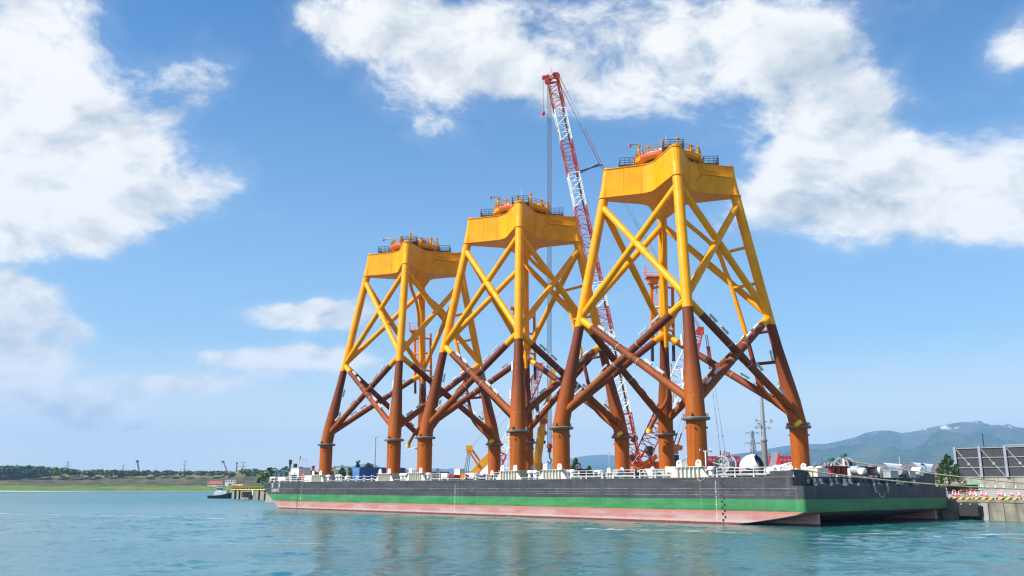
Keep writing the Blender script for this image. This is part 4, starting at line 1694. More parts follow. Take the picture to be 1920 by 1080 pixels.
    for zz in (0.6, 1.1, 1.9):
        b.tube([o_(B0(38), -0.4, 1.9) + Vector((0, 0, zz)), o_(B0(38), -2.8, 1.9) + Vector((0, 0, zz)), o_(B0(38), -2.8, -0.3) + Vector((0, 0, zz))], 0.04, 5)
    b.build('guard_rail', M_ora, lp_)
    # small painted cross mark on the front leg
    b = MB()
    c0 = lp('front', 15.6)
    for (z0, z1, a0, a1) in ((-0.05, 0.05, -0.55, 0.55), (-0.28, 0.28, -0.30, -0.24), (-0.28, 0.28, 0.24, 0.30)):
        vs, fs = [], []
        aim = math.atan2((-ea).y, (-ea).x)
        for k in range(9):
            a = aim + a0 + (a1 - a0) * k / 8
            for zz in (z0, z1):
                vs.append((c0.x + 1.235 * math.cos(a), c0.y + 1.235 * math.sin(a), c0.z + zz))
        for k in range(8):
            fs.append((2 * k, 2 * k + 2, 2 * k + 3, 2 * k + 1))
        b.add(vs, fs)
    b.build('paint_mark', mat('mark_orange', (0.42, 0.16, 0.02), 0.6), legs['front'])
    return J


JROT = TH + 0.0113
JS = 1.021
JC = [(97.42, 14.18), (63.00, 14.36), (28.40, 14.24)]
J3 = build_jacket()
J3.location = bp(*JC[2], ZD)
J3.rotation_euler = (0, 0, JROT)
J3.scale = (JS, JS, JS)
J3['label'] = 'nearest and largest looking yellow and rust jacket, at the right, by the stern'
J2 = dup(J3, bp(*JC[1], ZD), JROT, 'middle one of the three yellow and rust red jackets')
J1 = dup(J3, bp(*JC[0], ZD), JROT, 'farthest and smallest looking yellow and rust jacket, at the left, by the blue container')


for jk, ang in ((J1, R(-14)), (J2, R(9))):
    for ch in jk.children:
        if ch.name.split('.')[0] == 'platform':
            ch.rotation_euler = (0, 0, ang)
for nme, z0, z1 in (('right', 24.9, 27.3), ('back', 25.6, 27.0)):
    b = MB()
    b.tube([lp(nme, z0), lp(nme, z1)], [0.80, 0.74], 24, 0, False, True, True)
    b.build('primer_band', mat('grey_primer', (0.22, 0.22, 0.21), 0.7, var=0.3, scale=1.0), J1)


# supports that hold each pile on the deck
def build_support():
    t = thing('pile_support', 'x', 'support frame', (0, 0, 0), 0, 'white ribbed supports under the jacket piles')
    W_ = 1.85
    b = MB()
    for s in (-1, 1):
        b.box((0, s * W_, 0.62), (2 * W_, 0.10, 1.24))
        b.box((s * W_, 0, 0.62), (0.10, 2 * W_ - 0.11, 1.24))
        b.box((0, s * (W_ + 0.14), 1.30), (2 * W_ + 0.5, 0.40, 0.08))
        b.box((s * (W_ + 0.14), 0, 1.301), (0.40, 2 * W_ - 0.12, 0.08))
    b.build('frame', M_cream, t)
    rib = MB()
    rib.prism([(-0.03, 0), (0.03, 0), (0.03, 0.30), (-0.03, 0.30)], 0.02, 1.25)
    rme = rib.mesh('rib', M_cream)
    for side in range(4):
        for k in range(6):
            x = -W_ + 0.25 + k * (2 * W_ - 0.5) / 5
            a = side * math.pi / 2
            p = Vector((x, W_ + 0.05, 0))
            p.rotate(Matrix.Rotation(a, 3, 'Z'))
            o = link('rib', rme, t, p, a)
    # sloping brackets to the deck and lifting eyes
    br = MB()
    br.prism([(0.0, 0.0), (1.1, 0.0), (0.0, 1.2)], -0.05, 0.05)
    bme = br.mesh('bracket', M_cream)
    for s in (-1, 1):
        for y in (-1.2, 1.9):
            o = link('bracket', bme, t, (s * W_, y, 0.02))
            o.rotation_euler = (R(90), 0, 0 if s > 0 else R(180))
    eye = MB()
    eye.prism([(0.42 * math.cos(a), 0.42 * math.sin(a)) if 0 <= a <= math.pi else (0.42 * (1 if math.cos(a) > 0 else -1), -0.45) for a in
               [k * math.pi / 8 for k in range(9)] + [math.pi * 1.25, math.pi * 1.75]], -0.07, 0.07)
    eye.lathe([(0.0, 0.085), (0.12, 0.085), (0.12, -0.085), (0.0, -0.085)], (0, 0.06, 0), 8, 1)
    eme = eye.mesh('lifting_eye', [M_white, M_rub])
    for (x, y) in ((-1.5, W_), (1.5, W_), (-1.5, -W_), (1.5, -W_)):
        o = link('lifting_eye', eme, t, (x, y, 1.75))
        o.rotation_euler = (R(90), 0, 0)
    return t


sup0 = None
jn = ['left hand jacket', 'middle jacket', 'right hand jacket']
for ji, (uc, vc) in enumerate(JC):
    for nme, (sx, sy) in SG.items():
        p = Vector((sx * AC * JS, sy * AC * JS, 0))
        p.rotate(Matrix.Rotation(0.0113, 3, 'Z'))
        loc = bp(uc + p.x, vc - p.y, ZD)
        lab = 'white ribbed support frame under the %s pile of the %s' % ({'front': 'near side stern', 'left': 'near side bow', 'right': 'quay side stern', 'back': 'quay side bow'}[nme], jn[ji])
        if sup0 is None:
            sup0 = build_support()
            sup0.location = loc
            sup0.rotation_euler = (0, 0, JROT)
            sup0['label'] = lab
        else:
            dup(sup0, loc, JROT, lab)
# ------------------------------------------------------------------ deck gear
def reel(px, v, r, wdt, label, m, drum_m=None, rot=0.0, z=ZD, name='mooring_winch', spokes=8):
    t = thing(name, label, 'winch', bp(deck(px, v), v, z), TH + rot, 'winch reels on the barge deck')
    zc = r + 0.42
    for s in (-1, 1):
        b = MB()
        y = s * wdt / 2
        b.lathe([(r * 0.86, -0.10), (r, -0.10), (r, 0.10), (r * 0.86, 0.10), (r * 0.86, -0.10)], (0, y, zc), 28, 0, 'Y')
        b.lathe([(0, 0.14), (0.22, 0.14), (0.22, -0.14), (0, -0.14)], (0, y, zc), 12, 0, 'Y')
        for k in range(spokes):
            a = 2 * math.pi * k / spokes
            p = Vector((math.cos(a), 0, math.sin(a)))
            b.beam(Vector((0, y, zc)) + p * 0.2, Vector((0, y, zc)) + p * r * 0.92, 0.09, 0.12, 0, (0, 1, 0))
        b.build('spoked_flange', m, t)
    b = MB()
    b.lathe([(0, -wdt / 2 + 0.05), (r * 0.74, -wdt / 2 + 0.05), (r * 0.74, wdt / 2 - 0.05), (0, wdt / 2 - 0.05)], (0, 0, zc), 22, 0, 'Y')
    b.build('drum', drum_m or M_wire, t)
    b = MB()
    for s in (-1, 1):
        y = s * (wdt / 2 + 0.22)
        b.beam((-r * 0.7, y, 0.1), (0, y, zc), 0.12, 0.18)
        b.beam((r * 0.7, y, 0.1), (0, y, zc), 0.12, 0.18)
    b.box((0, 0, 0.12), (2 * r * 0.95, wdt + 0.7, 0.22))
    b.box((r * 0.95, wdt * 0.1, 0.75), (0.7, 0.8, 1.0))
    b.build('stand', m, t)
    return t


reel(1298, 5.2, 1.14, 1.9, 'light grey spoked winch reel beside the second double bollard, near the stern', M_reel, M_grey)
reel(1362, 4.6, 1.16, 1.5, 'biggest grey spoked winch reel, on the near side left of the white hub', M_reel, M_grey)
reel(1556, 17.5, 0.92, 1.3, 'dark rimmed spoked reel on the stern deck, behind the left maroon drums', M_reelb, M_grey)
reel(1586, 15.0, 1.02, 1.5, 'grey spoked reel with wide rim on the stern deck, between the two maroon drum rows', M_grey, M_dark)
reel(528, 4.3, 1.18, 2.2, 'blue spoked reel with green drum on the bow deck', M_reelb, M_green, R(35))
reel(771, 22, 1.1, 1.2, 'small grey reel on deck right of the second orange pile', M_lgrey, M_grey)

# deck cabin
u0 = deck(562, 7)
cab = thing('deck_cabin', 'white box shaped cabin with mast on the bow deck', 'cabin', bp(u0, 7, ZD), TH)
b = MB()
b.box((0, 0, 1.55), (4.2, 2.9, 3.1))
b.build('wall', M_white, cab)
b = MB()
b.box((0, 0, 3.15), (4.4, 3.1, 0.10))
b.build('roof', M_lgrey, cab)
b = MB()
b.tube([(-0.3, 0.4, 3.2), (-0.3, 0.4, 6.0)], 0.07, 6)
b.tube([(-1.9, 0.4, 5.0), (0.9, 0.4, 5.0)], 0.05, 6)
b.tube([(-1.5, 0.4, 3.2), (-1.5, 0.4, 5.0)], 0.05, 6)
b.tube([(-1.5, -0.6, 3.2), (-1.5, -0.6, 5.0), (-1.5, 0.4, 5.0)], 0.05, 6)
b.box((-0.3, 0.4, 5.4), (0.35, 0.35, 0.7))
b.build('mast', mat('mast_pink', (0.55, 0.35, 0.34), 0.5), cab)
b = MB()
b.lathe([(0.42, 3.2), (0.42, 4.1), (0, 4.1)], (0.9, 0.8, 0), 12)
b.build('funnel', M_dark, cab)
b = MB()
b.box((-0.2, 1.46, 1.2), (0.8, 0.05, 2.0))
b.build('door', M_lgrey, cab)


def deckbox(name, label, cat, px, v, size, m, group=None, rot=0.0, lid=None, z=ZD, legs=0.0):
    t = thing(name, label, cat, bp(deck(px, v), v, z), TH + rot, group)
    b = MB()
    sx, sy, sz = size
    b.box((0, 0, legs + (sz - legs) / 2), (sx, sy, sz - legs))
    b.build('body', m, t)
    b = MB()
    b.box((0, 0, sz + 0.03), (sx + 0.08, sy + 0.08, 0.06))
    b.build('lid', lid or m, t)
    b = MB()
    n = max(2, int(sx / 0.6))
    for k in range(n + 1):
        x = -sx / 2 + sx * k / n
        b.box((x * 0.97, sy / 2 + 0.02, legs + (sz - legs) / 2), (0.06, 0.04, (sz - legs) * 0.96))
    if legs > 0:
        for ax_ in (-1, 1):
            for ay_ in (-1, 1):
                b.box((ax_ * (sx / 2 - 0.08), ay_ * (sy / 2 - 0.08), legs / 2), (0.12, 0.12, legs))
    b.build('trim', m, t)
    return t


deckbox('deck_locker', 'white deck box with black feet near the bow lettering', 'locker', 533, 1.6, (3.4, 1.2, 1.0), M_white, legs=0.35)
deckbox('deck_locker', 'cream open sided rack at the bow rail', 'locker', 515, 1.4, (2.0, 1.0, 1.15), M_cream, legs=0.4)
deckbox('valve_box', 'pale grey machinery box left of the white cabin', 'machine', 549, 2.4, (1.4, 1.3, 1.5), M_lgrey)
deckbox('deck_locker', 'large white deck box right of the white cabin', 'locker', 583, 3.0, (3.6, 1.6, 1.3), M_white)
deckbox('deck_locker', 'long low pale box before the first orange pile', 'locker', 601, 1.6, (4.2, 1.3, 1.1), M_cream)
deckbox('deck_locker', 'low white deck box between first and second jackets', 'locker', 838, 2.5, (1.7, 1.2, 1.15), M_white)
deckbox('deck_locker', 'grey slatted pallet box right of the low red deck machine', 'locker', 862, 5.0, (1.6, 1.2, 1.9), M_cream)
deckbox('deck_locker', 'white valve chest at the foot of the yellow truck crane boom', 'locker', 890, 2.6, (1.4, 1.2, 1.1), M_white)
deckbox('deck_locker', 'yellowish cream cabinet right of the orange crane body', 'locker', 1222, 1.6, (1.2, 1.0, 1.15), M_cream)
deckbox('deck_locker', 'pair of cream cabinets left of the green winch motor', 'locker', 1262, 1.6, (1.6, 1.0, 1.35), M_cream)
deckbox('deck_locker', 'pale grey cabinet behind the rail below the big crane', 'locker', 1243, 3.2, (1.6, 1.2, 1.0), M_lgrey)
deckbox('deck_locker', 'white cabinet pair on the port quarter of the stern', 'locker', 1537, 6.5, (1.0, 2.4, 0.95), M_cream)
deckbox('deck_locker', 'white vented cabinet on stern between reel and right drum row', 'locker', 1601, 13.5, (0.9, 0.9, 1.0), M_white)
deckbox('deck_locker', 'pale machinery case at the stern in front of the first grey disc', 'locker', 1664, 21.0, (2.0, 2.0, 0.8), M_lgrey)
deckbox('deck_locker', 'pale machinery case at the stern in front of the second grey disc', 'locker', 1700, 25.5, (1.8, 1.6, 0.8), M_lgrey)
deckbox('winch_motor', 'dark green winch motor beside the cream cabinets', 'machine', 1275, 2.6, (1.1, 1.0, 1.25), M_green)
deckbox('winch_motor', 'blue grey winch motor between the two big near reels', 'machine', 1338, 3.6, (1.5, 1.3, 1.35), M_reel)
deckbox('pump', 'small red deck machine between first and second jackets', 'machine', 851, 3.0, (1.8, 1.2, 0.85), M_red)
deckbox('pump', 'small orange machine beside the white valve chest', 'machine', 873, 3.4, (1.0, 1.0, 0.95), M_ora)
deckbox('machine_skid', 'dark machinery on deck left of the grey gantry', 'machine', 622, 6.0, (2.4, 2.0, 1.4), M_dark)
deckbox('machine_skid', 'dark machinery on deck under the middle of the J shaped white pipes', 'machine', 824, 5.5, (3.0, 2.0, 1.5), M_dark)
deckbox('machine_skid', 'dark machinery behind the rails right of the white bollard', 'machine', 1083, 4.0, (2.4, 2.2, 1.4), M_dark)
deckbox('machine_skid', 'dark blue machinery behind the grey winch beside the white hub', 'machine', 1386, 6.5, (1.6, 1.4, 1.0), M_dark)
deckbox('deck_locker', 'long white sheds row beyond the rails between the middle and right jackets', 'shed', 1142, 40.0, (9.0, 2.4, 2.4), M_white, z=GZ)

# maroon drum rows on the stern
for px, v, n, lab in ((1574, 13.0, 4, 'row of maroon red drums on the stern deck, left of the grey reel'), (1625, 18.0, 4, 'row of maroon red drums over white blocks, right of the grey reel')):
    t = thing('drum_row', lab, 'anchor machine', bp(deck(px, v), v, ZD), TH, 'maroon drum rows on the stern')
    b = MB()
    b.box((0, 0, 0.30), (1.6, 5.6, 0.16))
    b.box((0, 0, 1.32), (1.3, 5.6, 0.10))
    b.build('frame', M_maroon, t)
    for k in range(n):
        y = -2.0 + 4.0 * k / (n - 1)
        b = MB()
        b.lathe([(0.60, 0.4), (0.60, 0.48), (0.48, 0.52), (0.48, 1.1), (0.60, 1.14), (0.60, 1.22), (0, 1.22)], (0, y, 0), 16)
        b.build('drum', M_maroon, t)
        b = MB()
        b.box((-0.75, y, 0.13), (0.5, 0.6, 0.24))
        b.build('block', M_white, t)

# mushroom vents and floodlight posts
for px, ptop, v, lab in ((1585, 849, 14.2, 'taller white mushroom vent with dark cap above the stern reels'), (1561, 857, 16.2, 'shorter vent post with dark lamp head above the stern reels')):
    base = bp(deck(px, v), v, ZD)
    h = at(px, ptop, base.y).z - ZD
    t = thing('deck_vent', lab, 'vent', base, TH)
    b = MB()
    b.tube([(0, 0, 0), (0, 0, h - 0.4)], 0.16 if px > 1570 else 0.07, 10)
    b.build('pipe', M_white, t)
    b = MB()
    b.lathe([(0.18, h - 0.5), (0.46, h - 0.42), (0.46, h - 0.15), (0.25, h), (0, h)], (0, 0, 0), 12)
    b.build('cap', M_green, t)

base = bp(deck(1325, 2.0), 2.0, ZD)
h = at(1325, 846, base.y).z - ZD
t = thing('floodlight_post', 'white deck post with two round floodlights beside double bollard', 'floodlight', base, 0)
b = MB()
b.tube([(0, 0, 0), (0, 0, h)], 0.07, 8)
b.tube([(-0.55, 0, h), (0.55, 0, h)], 0.06, 6)
b.build('post', M_white, t)
for s in (-1, 1):
    b = MB()
    b.lathe([(0.10, -0.18), (0.26, 0.12), (0.24, 0.16), (0, 0.16)], (s * 0.62, 0, h + 0.12), 12, 0, 'X', rot=Matrix.Rotation(0.0 if s > 0 else math.pi, 3, 'Z'))
    b.build('lamp_head', M_lgrey, t)

# grey gantry frame, life ring, valve
base = bp(deck(639, 8), 8, ZD)
t = thing('deck_gantry', 'plain grey goalpost gantry frame left of the blue container', 'gantry', base, 0)
b = MB()
for s in (-1, 1):
    b.box((s * 1.30, 0, 1.5), (0.36, 0.36, 3.0))
b.build('post', M_lgrey, t)
b = MB()
b.box((0, 0, 3.14), (3.1, 0.42, 0.30))
b.build('crossbeam', M_galv, t)
base = bp(deck(568, 0.8), 0.8, ZD)
t = thing('life_ring', 'orange red life ring on a stand at the bow rail', 'life ring', base, TH)
b = MB()
pts = [(0.36 * math.cos(a), 0.0, 1.05 + 0.50 * math.sin(a)) for a in [2 * math.pi * k / 20 for k in range(21)]]
b.tube(pts, 0.15, 8, cap=False)
b.build('ring', mat('ring_orange', (0.75, 0.12, 0.05), 0.5), t)
b = MB()
b.tube([(0, -0.2, 0), (0, -0.2, 1.6)], 0.06, 6)
b.build('stand', M_white, t)
base = bp(deck(587, 5.5), 5.5, ZD)
t = thing('fire_monitor', 'dark red fire monitor standing above the white deck box', 'fire monitor', base, TH)
b = MB()
b.tube([(0, 0, 0), (0, 0, 2.4)], 0.12, 8)
b.build('riser', M_white, t)
b = MB()
b.tube([(0, 0, 1.7), (0, 0, 2.5), (0.25, 0, 2.8), (0.2, 0, 3.3)], 0.26, 8)
b.lathe([(0.45, 2.0), (0.45, 2.15), (0, 2.15)], (0, 0, 0), 10)
b.lathe([(0.38, 3.1), (0.38, 3.45), (0, 3.45)], (0.15, 0, 0), 10)
b.build('nozzle', M_maroon, t)
base = bp(deck(543, 5.5), 5.5, ZD)
t = thing('deck_crane', 'thin dark jib and post standing behind the bow reel', 'deck crane', base, TH)
b = MB()
b.tube([(0, 0, 0), (0, 0, 2.6)], 0.22, 8)
b.build('post', M_lgrey, t)
b = MB()
b.tube([(0, 0, 2.4), (0.2, 0, 3.6), (0.1, 0, 5.0)], [0.28, 0.22, 0.30], 8)
b.box((0.1, 0, 4.5), (0.55, 0.5, 1.0))
b.build('jib', M_dark, t)

# blue shipping container
u0, v0 = 98.3, 3.0
t = thing('shipping_container', 'blue corrugated shipping container on the deck by the left jacket', 'container', bp(u0, v0, ZD), TH)
CL, CW, CH = 10.4, 2.44, 2.75
b = MB()
n = 52
vs = []
for k in range(n + 1):
    y = -CL * k / n
    x = -0.035 if (k % 4) in (1, 2) else 0.0
    vs += [(x, y, 0.12), (x, y, CH - 0.1)]
b.add(vs, [(2 * k, 2 * k + 2, 2 * k + 3, 2 * k + 1) for k in range(n)])
b.box((CW / 2 + 0.02, -CL / 2, CH / 2), (CW - 0.06, CL - 0.1, CH - 0.1))
b.build('wall', M_blue, t)
b = MB()
for y in (-0.06, -CL + 0.06):
    b.box((-0.02, y, CH / 2), (0.16, 0.16, CH - 0.02))
b.box((-0.02, -CL / 2, 0.07), (0.14, CL - 0.18, 0.14))
b.box((-0.02, -CL / 2, CH - 0.06), (0.10, CL - 0.18, 0.12))
b.build('corner_frame', M_blue, t)
M_blue_lit = mat('container_blue_lit', (0.05, 0.20, 0.48), 0.45, var=0.25, scale=2.0)  # lighter copy of the container blue: sunlight on the door end put into colour
for k in range(2):
    b = MB()
    b.box((0.63 + k * 1.21, 0.01, CH / 2), (1.17, 0.08, CH - 0.3))
    d_ = b.build('door', M_blue_lit, t)
    for s in (-0.3, 0.3):
        b = MB()
        b.tube([(0.63 + k * 1.21 + s, 0.09, 0.2), (0.63 + k * 1.21 + s, 0.09, CH - 0.2)], 0.03, 6)
        b.build('locking_bar', M_lgrey, d_)

# anchor floats lying at the stern quarter, white pipes, mooring ropes
def rope(name, label, pts, r, m=None, sag=0.0):
    b = MB()
    b.tube(pts, r, 6)
    return tag(b.build(name, m or M_rope), label, 'rope')


def sagline(p, q, sag, n=24):
    return [p.lerp(q, k / n) - Vector((0, 0, sag * 4 * (k / n) * (1 - k / n))) for k in range(n + 1)]


q1 = at(1990, 918.5, 108.0)
q2 = at(1990, 911, 111.0)
p1 = bp(1.6, 1.6, 6.28)
rope('mooring_rope', 'lower thick beige rope running from the stern corner to the right edge', sagline(p1, q1, 0.5), 0.085)
p2 = bp(3.0, 15.0, 7.55)
rope('mooring_rope', 'upper beige rope running from the grey stern reel to the right edge', sagline(p2, q2, 0.35), 0.085)
rope('deck_rope', 'beige rope stretched between the two big spoked reels at near side', sagline(bp(deck(1310, 5), 3.6, 8.25), bp(deck(1402, 2.0), 2.0, 6.3), 0.12), 0.06)
rope('deck_rope', 'beige rope end coiled over the black stern corner', [bp(1.25, 3.2, 6.2), bp(1.22, 3.3, 5.7), bp(1.22, 3.6, 5.35), bp(1.22, 4.0, 5.4), bp(1.22, 4.1, 5.9), bp(1.3, 3.8, 6.2)], 0.07)
rope('deck_rope', 'thin rope loop hanging over the side under double bollard', [bp(deck(1306, -0.06), -0.05, 5.9), bp(deck(1308, -0.06), -0.06, 5.3), bp(deck(1314, -0.06), -0.06, 5.0), bp(deck(1321, -0.06), -0.06, 5.3), bp(deck(1323, -0.06), -0.05, 5.7)], 0.045)
b = MB()
b.lathe([(0.30, 0), (0.30, 0.6), (0.38, 0.62), (0.38, 0.7), (0, 0.7)], (0, 0, 0), 12)
bol = b.build('mooring_bollard', M_dark)
bol.location = (q1.x, q1.y + 0.2, q1.z - 0.5)
tag(bol, 'short dark mooring bollard on the quay at the far right', 'bollard')

# gangway rails between barge and quay
t = thing('gangway', 'grey railed gangway between barge stern and quay', 'gangway', bp(3.2, WB - 0.6, ZA + 0.1), TH)
b = MB()
b.box((0, -0.8, 0.0), (0.9, 3.6, 0.10))
b.build('walkway', M_galv, t)
b = MB()
for s in (-0.45, 0.45):
    for k in range(5):
        b.tube([(s, 0.9 - k * 0.85, 0), (s, 0.9 - k * 0.85, 1.1)], 0.03, 5)
    for zz in (0.55, 1.1):
        b.tube([(s, 0.9, zz), (s, -2.5, zz)], 0.03, 5)
b.build('hand_rail', M_white, t)

# ------------------------------------------------------------------ cranes
def lattice(b, p, q, w0, w1, bays, r, mi=0, depth0=None, depth1=None, side=None):
    """four chords with zigzag lacing on every face"""
    p, q = Vector(p), Vector(q)
    d = (q - p).normalized()
    sx = Vector(side) if side is not None else d.cross(Vector((0, 1, 0)))
    sx = (sx - d * sx.dot(d)).normalized()
    sy = d.cross(sx).normalized()
    depth0 = depth0 or w0
    depth1 = depth1 or w1
    def corner(k, t):
        a = (w0 + (w1 - w0) * t) / 2
        c = (depth0 + (depth1 - depth0) * t) / 2
        ex, ey = ((-1, -1), (1, -1), (1, 1), (-1, 1))[k]
        return p.lerp(q, t) + sx * a * ex + sy * c * ey
    for k in range(4):
        b.tube([corner(k, 0), corner(k, 1)], r * 1.7, 5, mi)
        k2 = (k + 1) % 4
        for i in range(bays):
            t0, t1 = i / bays, (i + 1) / bays
            if i % 2 == 0:
                b.tube([corner(k, t0), corner(k2, t1)], r, 4, mi, False)
            else:
                b.tube([corner(k2, t0), corner(k, t1)], r, 4, mi, False)
            b.tube([corner(k, t0), corner(k2, t0)], r, 4, mi, False)
        b.tube([corner(k, 1), corner(k2, 1)], r * 1.3, 4, mi, False)
    return b


YC = 188.0
foot = at(1192, 872, YC - 2)
head = at(1037, 150, YC)
crane = thing('crawler_crane', 'giant red and white lattice boom crane with orange body behind the barge', 'crane', (foot.x, foot.y, GZ), 0)
O = Vector((foot.x, foot.y, GZ))
fl, hl = foot - O, head - O


def onboom(y):
    t = (872 - y) / (872 - 150.0)
    return fl.lerp(hl, t)


secs = [(872, 785, 'r'), (785, 640, 'w'), (640, 597, 'r'), (597, 552, 'w'), (552, 407, 'r'), (407, 342, 'w'), (342, 277, 'r'), (277, 213, 'w'), (213, 152, 'r')]
for y0, y1, c in secs:
    b = MB()
    p, q = onboom(y0), onboom(y1)
    L = (q - p).length
    wd = 2.5 if y0 < 860 else 2.0
    lattice(b, p, q, wd, 2.5, max(3, int(round(L / 2.1))), 0.075, 0, side=(1, 0, 0))
    # walkway and pendant bars along the right side of the boom
    b.beam(p + Vector((0.85, 0.3, 0)), q + Vector((0.85, 0.3, 0)), 0.42 if c == 'w' else 0.25, 0.12, 1, (0, 1, 0))
    b.build('boom_section', [M_red if c == 'r' else M_twr, M_dark if c == 'w' else M_maroon], crane)
b = MB()
for s in (-1.0, 1.0):
    b.beam(hl + Vector((-1.2, s, -0.6)), hl + Vector((0.2, s, 1.3)), 0.22, 0.5, 0, (0, 1, 0))
    b.beam(hl + Vector((1.2, s, -0.4)), hl + Vector((0.9, s, 1.4)), 0.22, 0.5, 0, (0, 1, 0))
    b.beam(hl + Vector((0.1, s, 1.25)), hl + Vector((1.1, s, 1.25)), 0.22, 0.3, 0, (0, 1, 0))
    b.beam(hl + Vector((-1.2, s, -0.4)), hl + Vector((1.2, s, 0.2)), 0.2, 0.3, 0, (0, 1, 0))
b.beam(hl + Vector((0.2, -1.1, 1.1)), hl + Vector((0.2, 1.1, 1.1)), 0.3, 0.3)
b.beam(hl + Vector((-0.8, -0.5, 0.9)), hl + Vector((-2.5, -0.5, 0.5)), 0.3, 0.45)
b.beam(hl + Vector((-0.8, 0.5, 0.9)), hl + Vector((-2.5, 0.5, 0.5)), 0.3, 0.45)
for s in (-0.5, 0, 0.5):
    b.lathe([(0, s - 0.08), (0.75, s - 0.08), (0.75, s + 0.08), (0, s + 0.08)], hl + Vector((-1.2, 0, -0.2)), 14, 0, 'Y')
    b.lathe([(0, s - 0.08), (0.65, s - 0.08), (0.65, s + 0.08), (0, s + 0.08)], hl + Vector((0.9, 0, 1.0)), 14, 0, 'Y')
b.tube([hl + Vector((-0.2, 0, 1.2)), hl + Vector((-0.3, 0, 3.0))], 0.05, 5)
b.build('boom_head', M_red, crane)
# mast and pendants
mtop = at(1313, 619, YC + 6) - O
mfoot = at(1199, 868, YC + 1) - O
for t0, t1, c in ((0.0, 0.40, 'r'), (0.40, 0.83, 'w'), (0.83, 1.0, 'r')):
    b = MB()
    p, q = mfoot.lerp(mtop, t0), mfoot.lerp(mtop, t1)
    w0 = 3.2 if t0 < 0.83 else 3.2
    w1 = 3.2 if t0 < 0.83 else 1.2
    lattice(b, p, q, w0, w1, max(4, int((q - p).length / 2.0)), 0.085, 0, side=(1, 0, 0.2))
    b.build('mast_section', M_red if c == 'r' else M_twr, crane)
b = MB()
b.box(mtop + Vector((0, 0, -0.2)), (1.3, 1.6, 1.6))
b.build('mast_head', M_red, crane)
spr = [at(1129.5, 309, YC - 0.8) - O, at(1124, 307, YC + 1.2) - O]
pins = [hl + Vector((1.3, -0.9, 0.8)), hl + Vector((1.0, 0.9, 0.8))]
for i in range(2):
    for (p, q, nm) in ((pins[i], spr[i], 0), (spr[i], mtop + Vector((0, -0.6 + 1.2 * i, 0.3)), 1)):
        n = 5
        b = MB()
        for k in range(n):
            a, c = p.lerp(q, k / n), p.lerp(q, (k + 1) / n)
            b.tube([a, c], 0.075, 5, 0 if k in (0, 3, 4) else 1, False)
        b.build('pendant', [M_red, M_lgrey], crane)
    b = MB()
    b.tube([onboom(335) + Vector((1.0, -0.9 + 1.8 * i, -0.5)), spr[i]], 0.14, 6)
    b.build('spreader_strut', M_dark, crane)
# hoist ropes, hook block, small ball hook
ht = at(1030, 160, YC) - O
hb = at(1030.5, 862, YC) - O
for k, dxx in enumerate((-0.42, -0.28, -0.1, 0.1, 0.26, 0.42)):
    b = MB()
    b.tube([Vector((ht.x + dxx, ht.y + (0.2 if k % 2 else -0.2), ht.z)), Vector((hb.x + dxx, hb.y + (0.2 if k % 2 else -0.2), hb.z + 3.0))], 0.045, 5, 0, False)
    b.build('hoist_rope', M_wire, crane)
b = MB()
b.lathe([(0, 1.0), (0.62, 1.0), (0.62, 0.4), (0, 0.4)], (hb.x, hb.y, hb.z + 2.0), 14, 0, 'Z')
b.box((hb.x, hb.y, hb.z + 2.4), (0.8, 0.6, 1.8), 0)
b.tube([(hb.x, hb.y, hb.z + 1.8), (hb.x, hb.y, hb.z + 0.5), (hb.x + 0.45, hb.y, hb.z - 0.2), (hb.x, hb.y, hb.z - 0.8), (hb.x - 0.4, hb.y, hb.z - 0.3)], 0.2, 8, 1)
b.build('hook_block', [M_red, M_lgrey], crane)
wt = at(1018.5, 150, YC - 0.5) - O
wb_ = at(1018.8, 212, YC - 0.5) - O
b = MB()
b.tube([wt, wb_], 0.05, 5, 1)
b.lathe([(0, 0.55), (0.30, 0.45), (0.42, 0), (0.3, -0.45), (0, -0.55)], wb_, 12, 0)
b.tube([wb_ + Vector((0, 0, -0.5)), wb_ + Vector((0.15, 0, -0.9)), wb_ + Vector((-0.1, 0, -1.1))], 0.08, 6)
b.build('ball_hook', [M_red, M_wire], crane)
# upper works
b = MB()
c0 = at(1216, 878, YC + 1) - O
b.box(c0 + Vector((0, 0, 0.2)), (6.8, 3.6, 2.3))
b.box(c0 + Vector((4.2, 0, 0.6)), (2.2, 4.4, 3.0))
b.build('machine_house', M_cora, crane)
b = MB()
b.beam(at(1187, 884, YC - 1) - O, at(1232, 855, YC - 1) - O, 0.9, 1.1, 0, (0, 1, 0))
b.beam(at(1189, 878, YC + 2) - O, at(1213, 838, YC + 2) - O, 0.5, 0.6, 0, (0, 1, 0))
b.build('back_frame', M_cora, crane)
b = MB()
for (x0, y0, x1, y1) in ((1182, 845, 1206, 872), (1212, 840, 1221, 868), (1225, 845, 1229, 880), (1206, 850, 1192, 872)):
    b.tube([at(x0, y0, YC - 1.6) - O, at(x1, y1, YC - 1.6) - O], 0.16, 6)
b.build('stay', M_red, crane)
for (x, y, rr) in ((1189, 822, 0.75), (1218, 845, 0.95), (1187, 858, 0.8)):
    b = MB()
    p = at(x, y, YC - 1.2) - O
    b.lathe([(0, -0.5), (rr, -0.5), (rr, 0.5), (0, 0.5)], p, 18, 0, 'Y')
    b.build('rope_drum', M_dark, crane)
b = MB()
for s in (-1.8, 1.8):
    b.box(c0 + Vector((0.5, s, -2.6)), (9.0, 1.3, 1.5))
b.box(c0 + Vector((0.5, 0, -1.6)), (4.2, 3.0, 0.9))
b.build('crawler_track', M_dark, crane)
b = MB()
b.box(c0 + Vector((-1.9, -1.83, 0.5)), (1.9, 0.05, 0.8))
b.build('lime_panel', mat('sign_lime', (0.45, 0.75, 0.02), 0.5), crane)

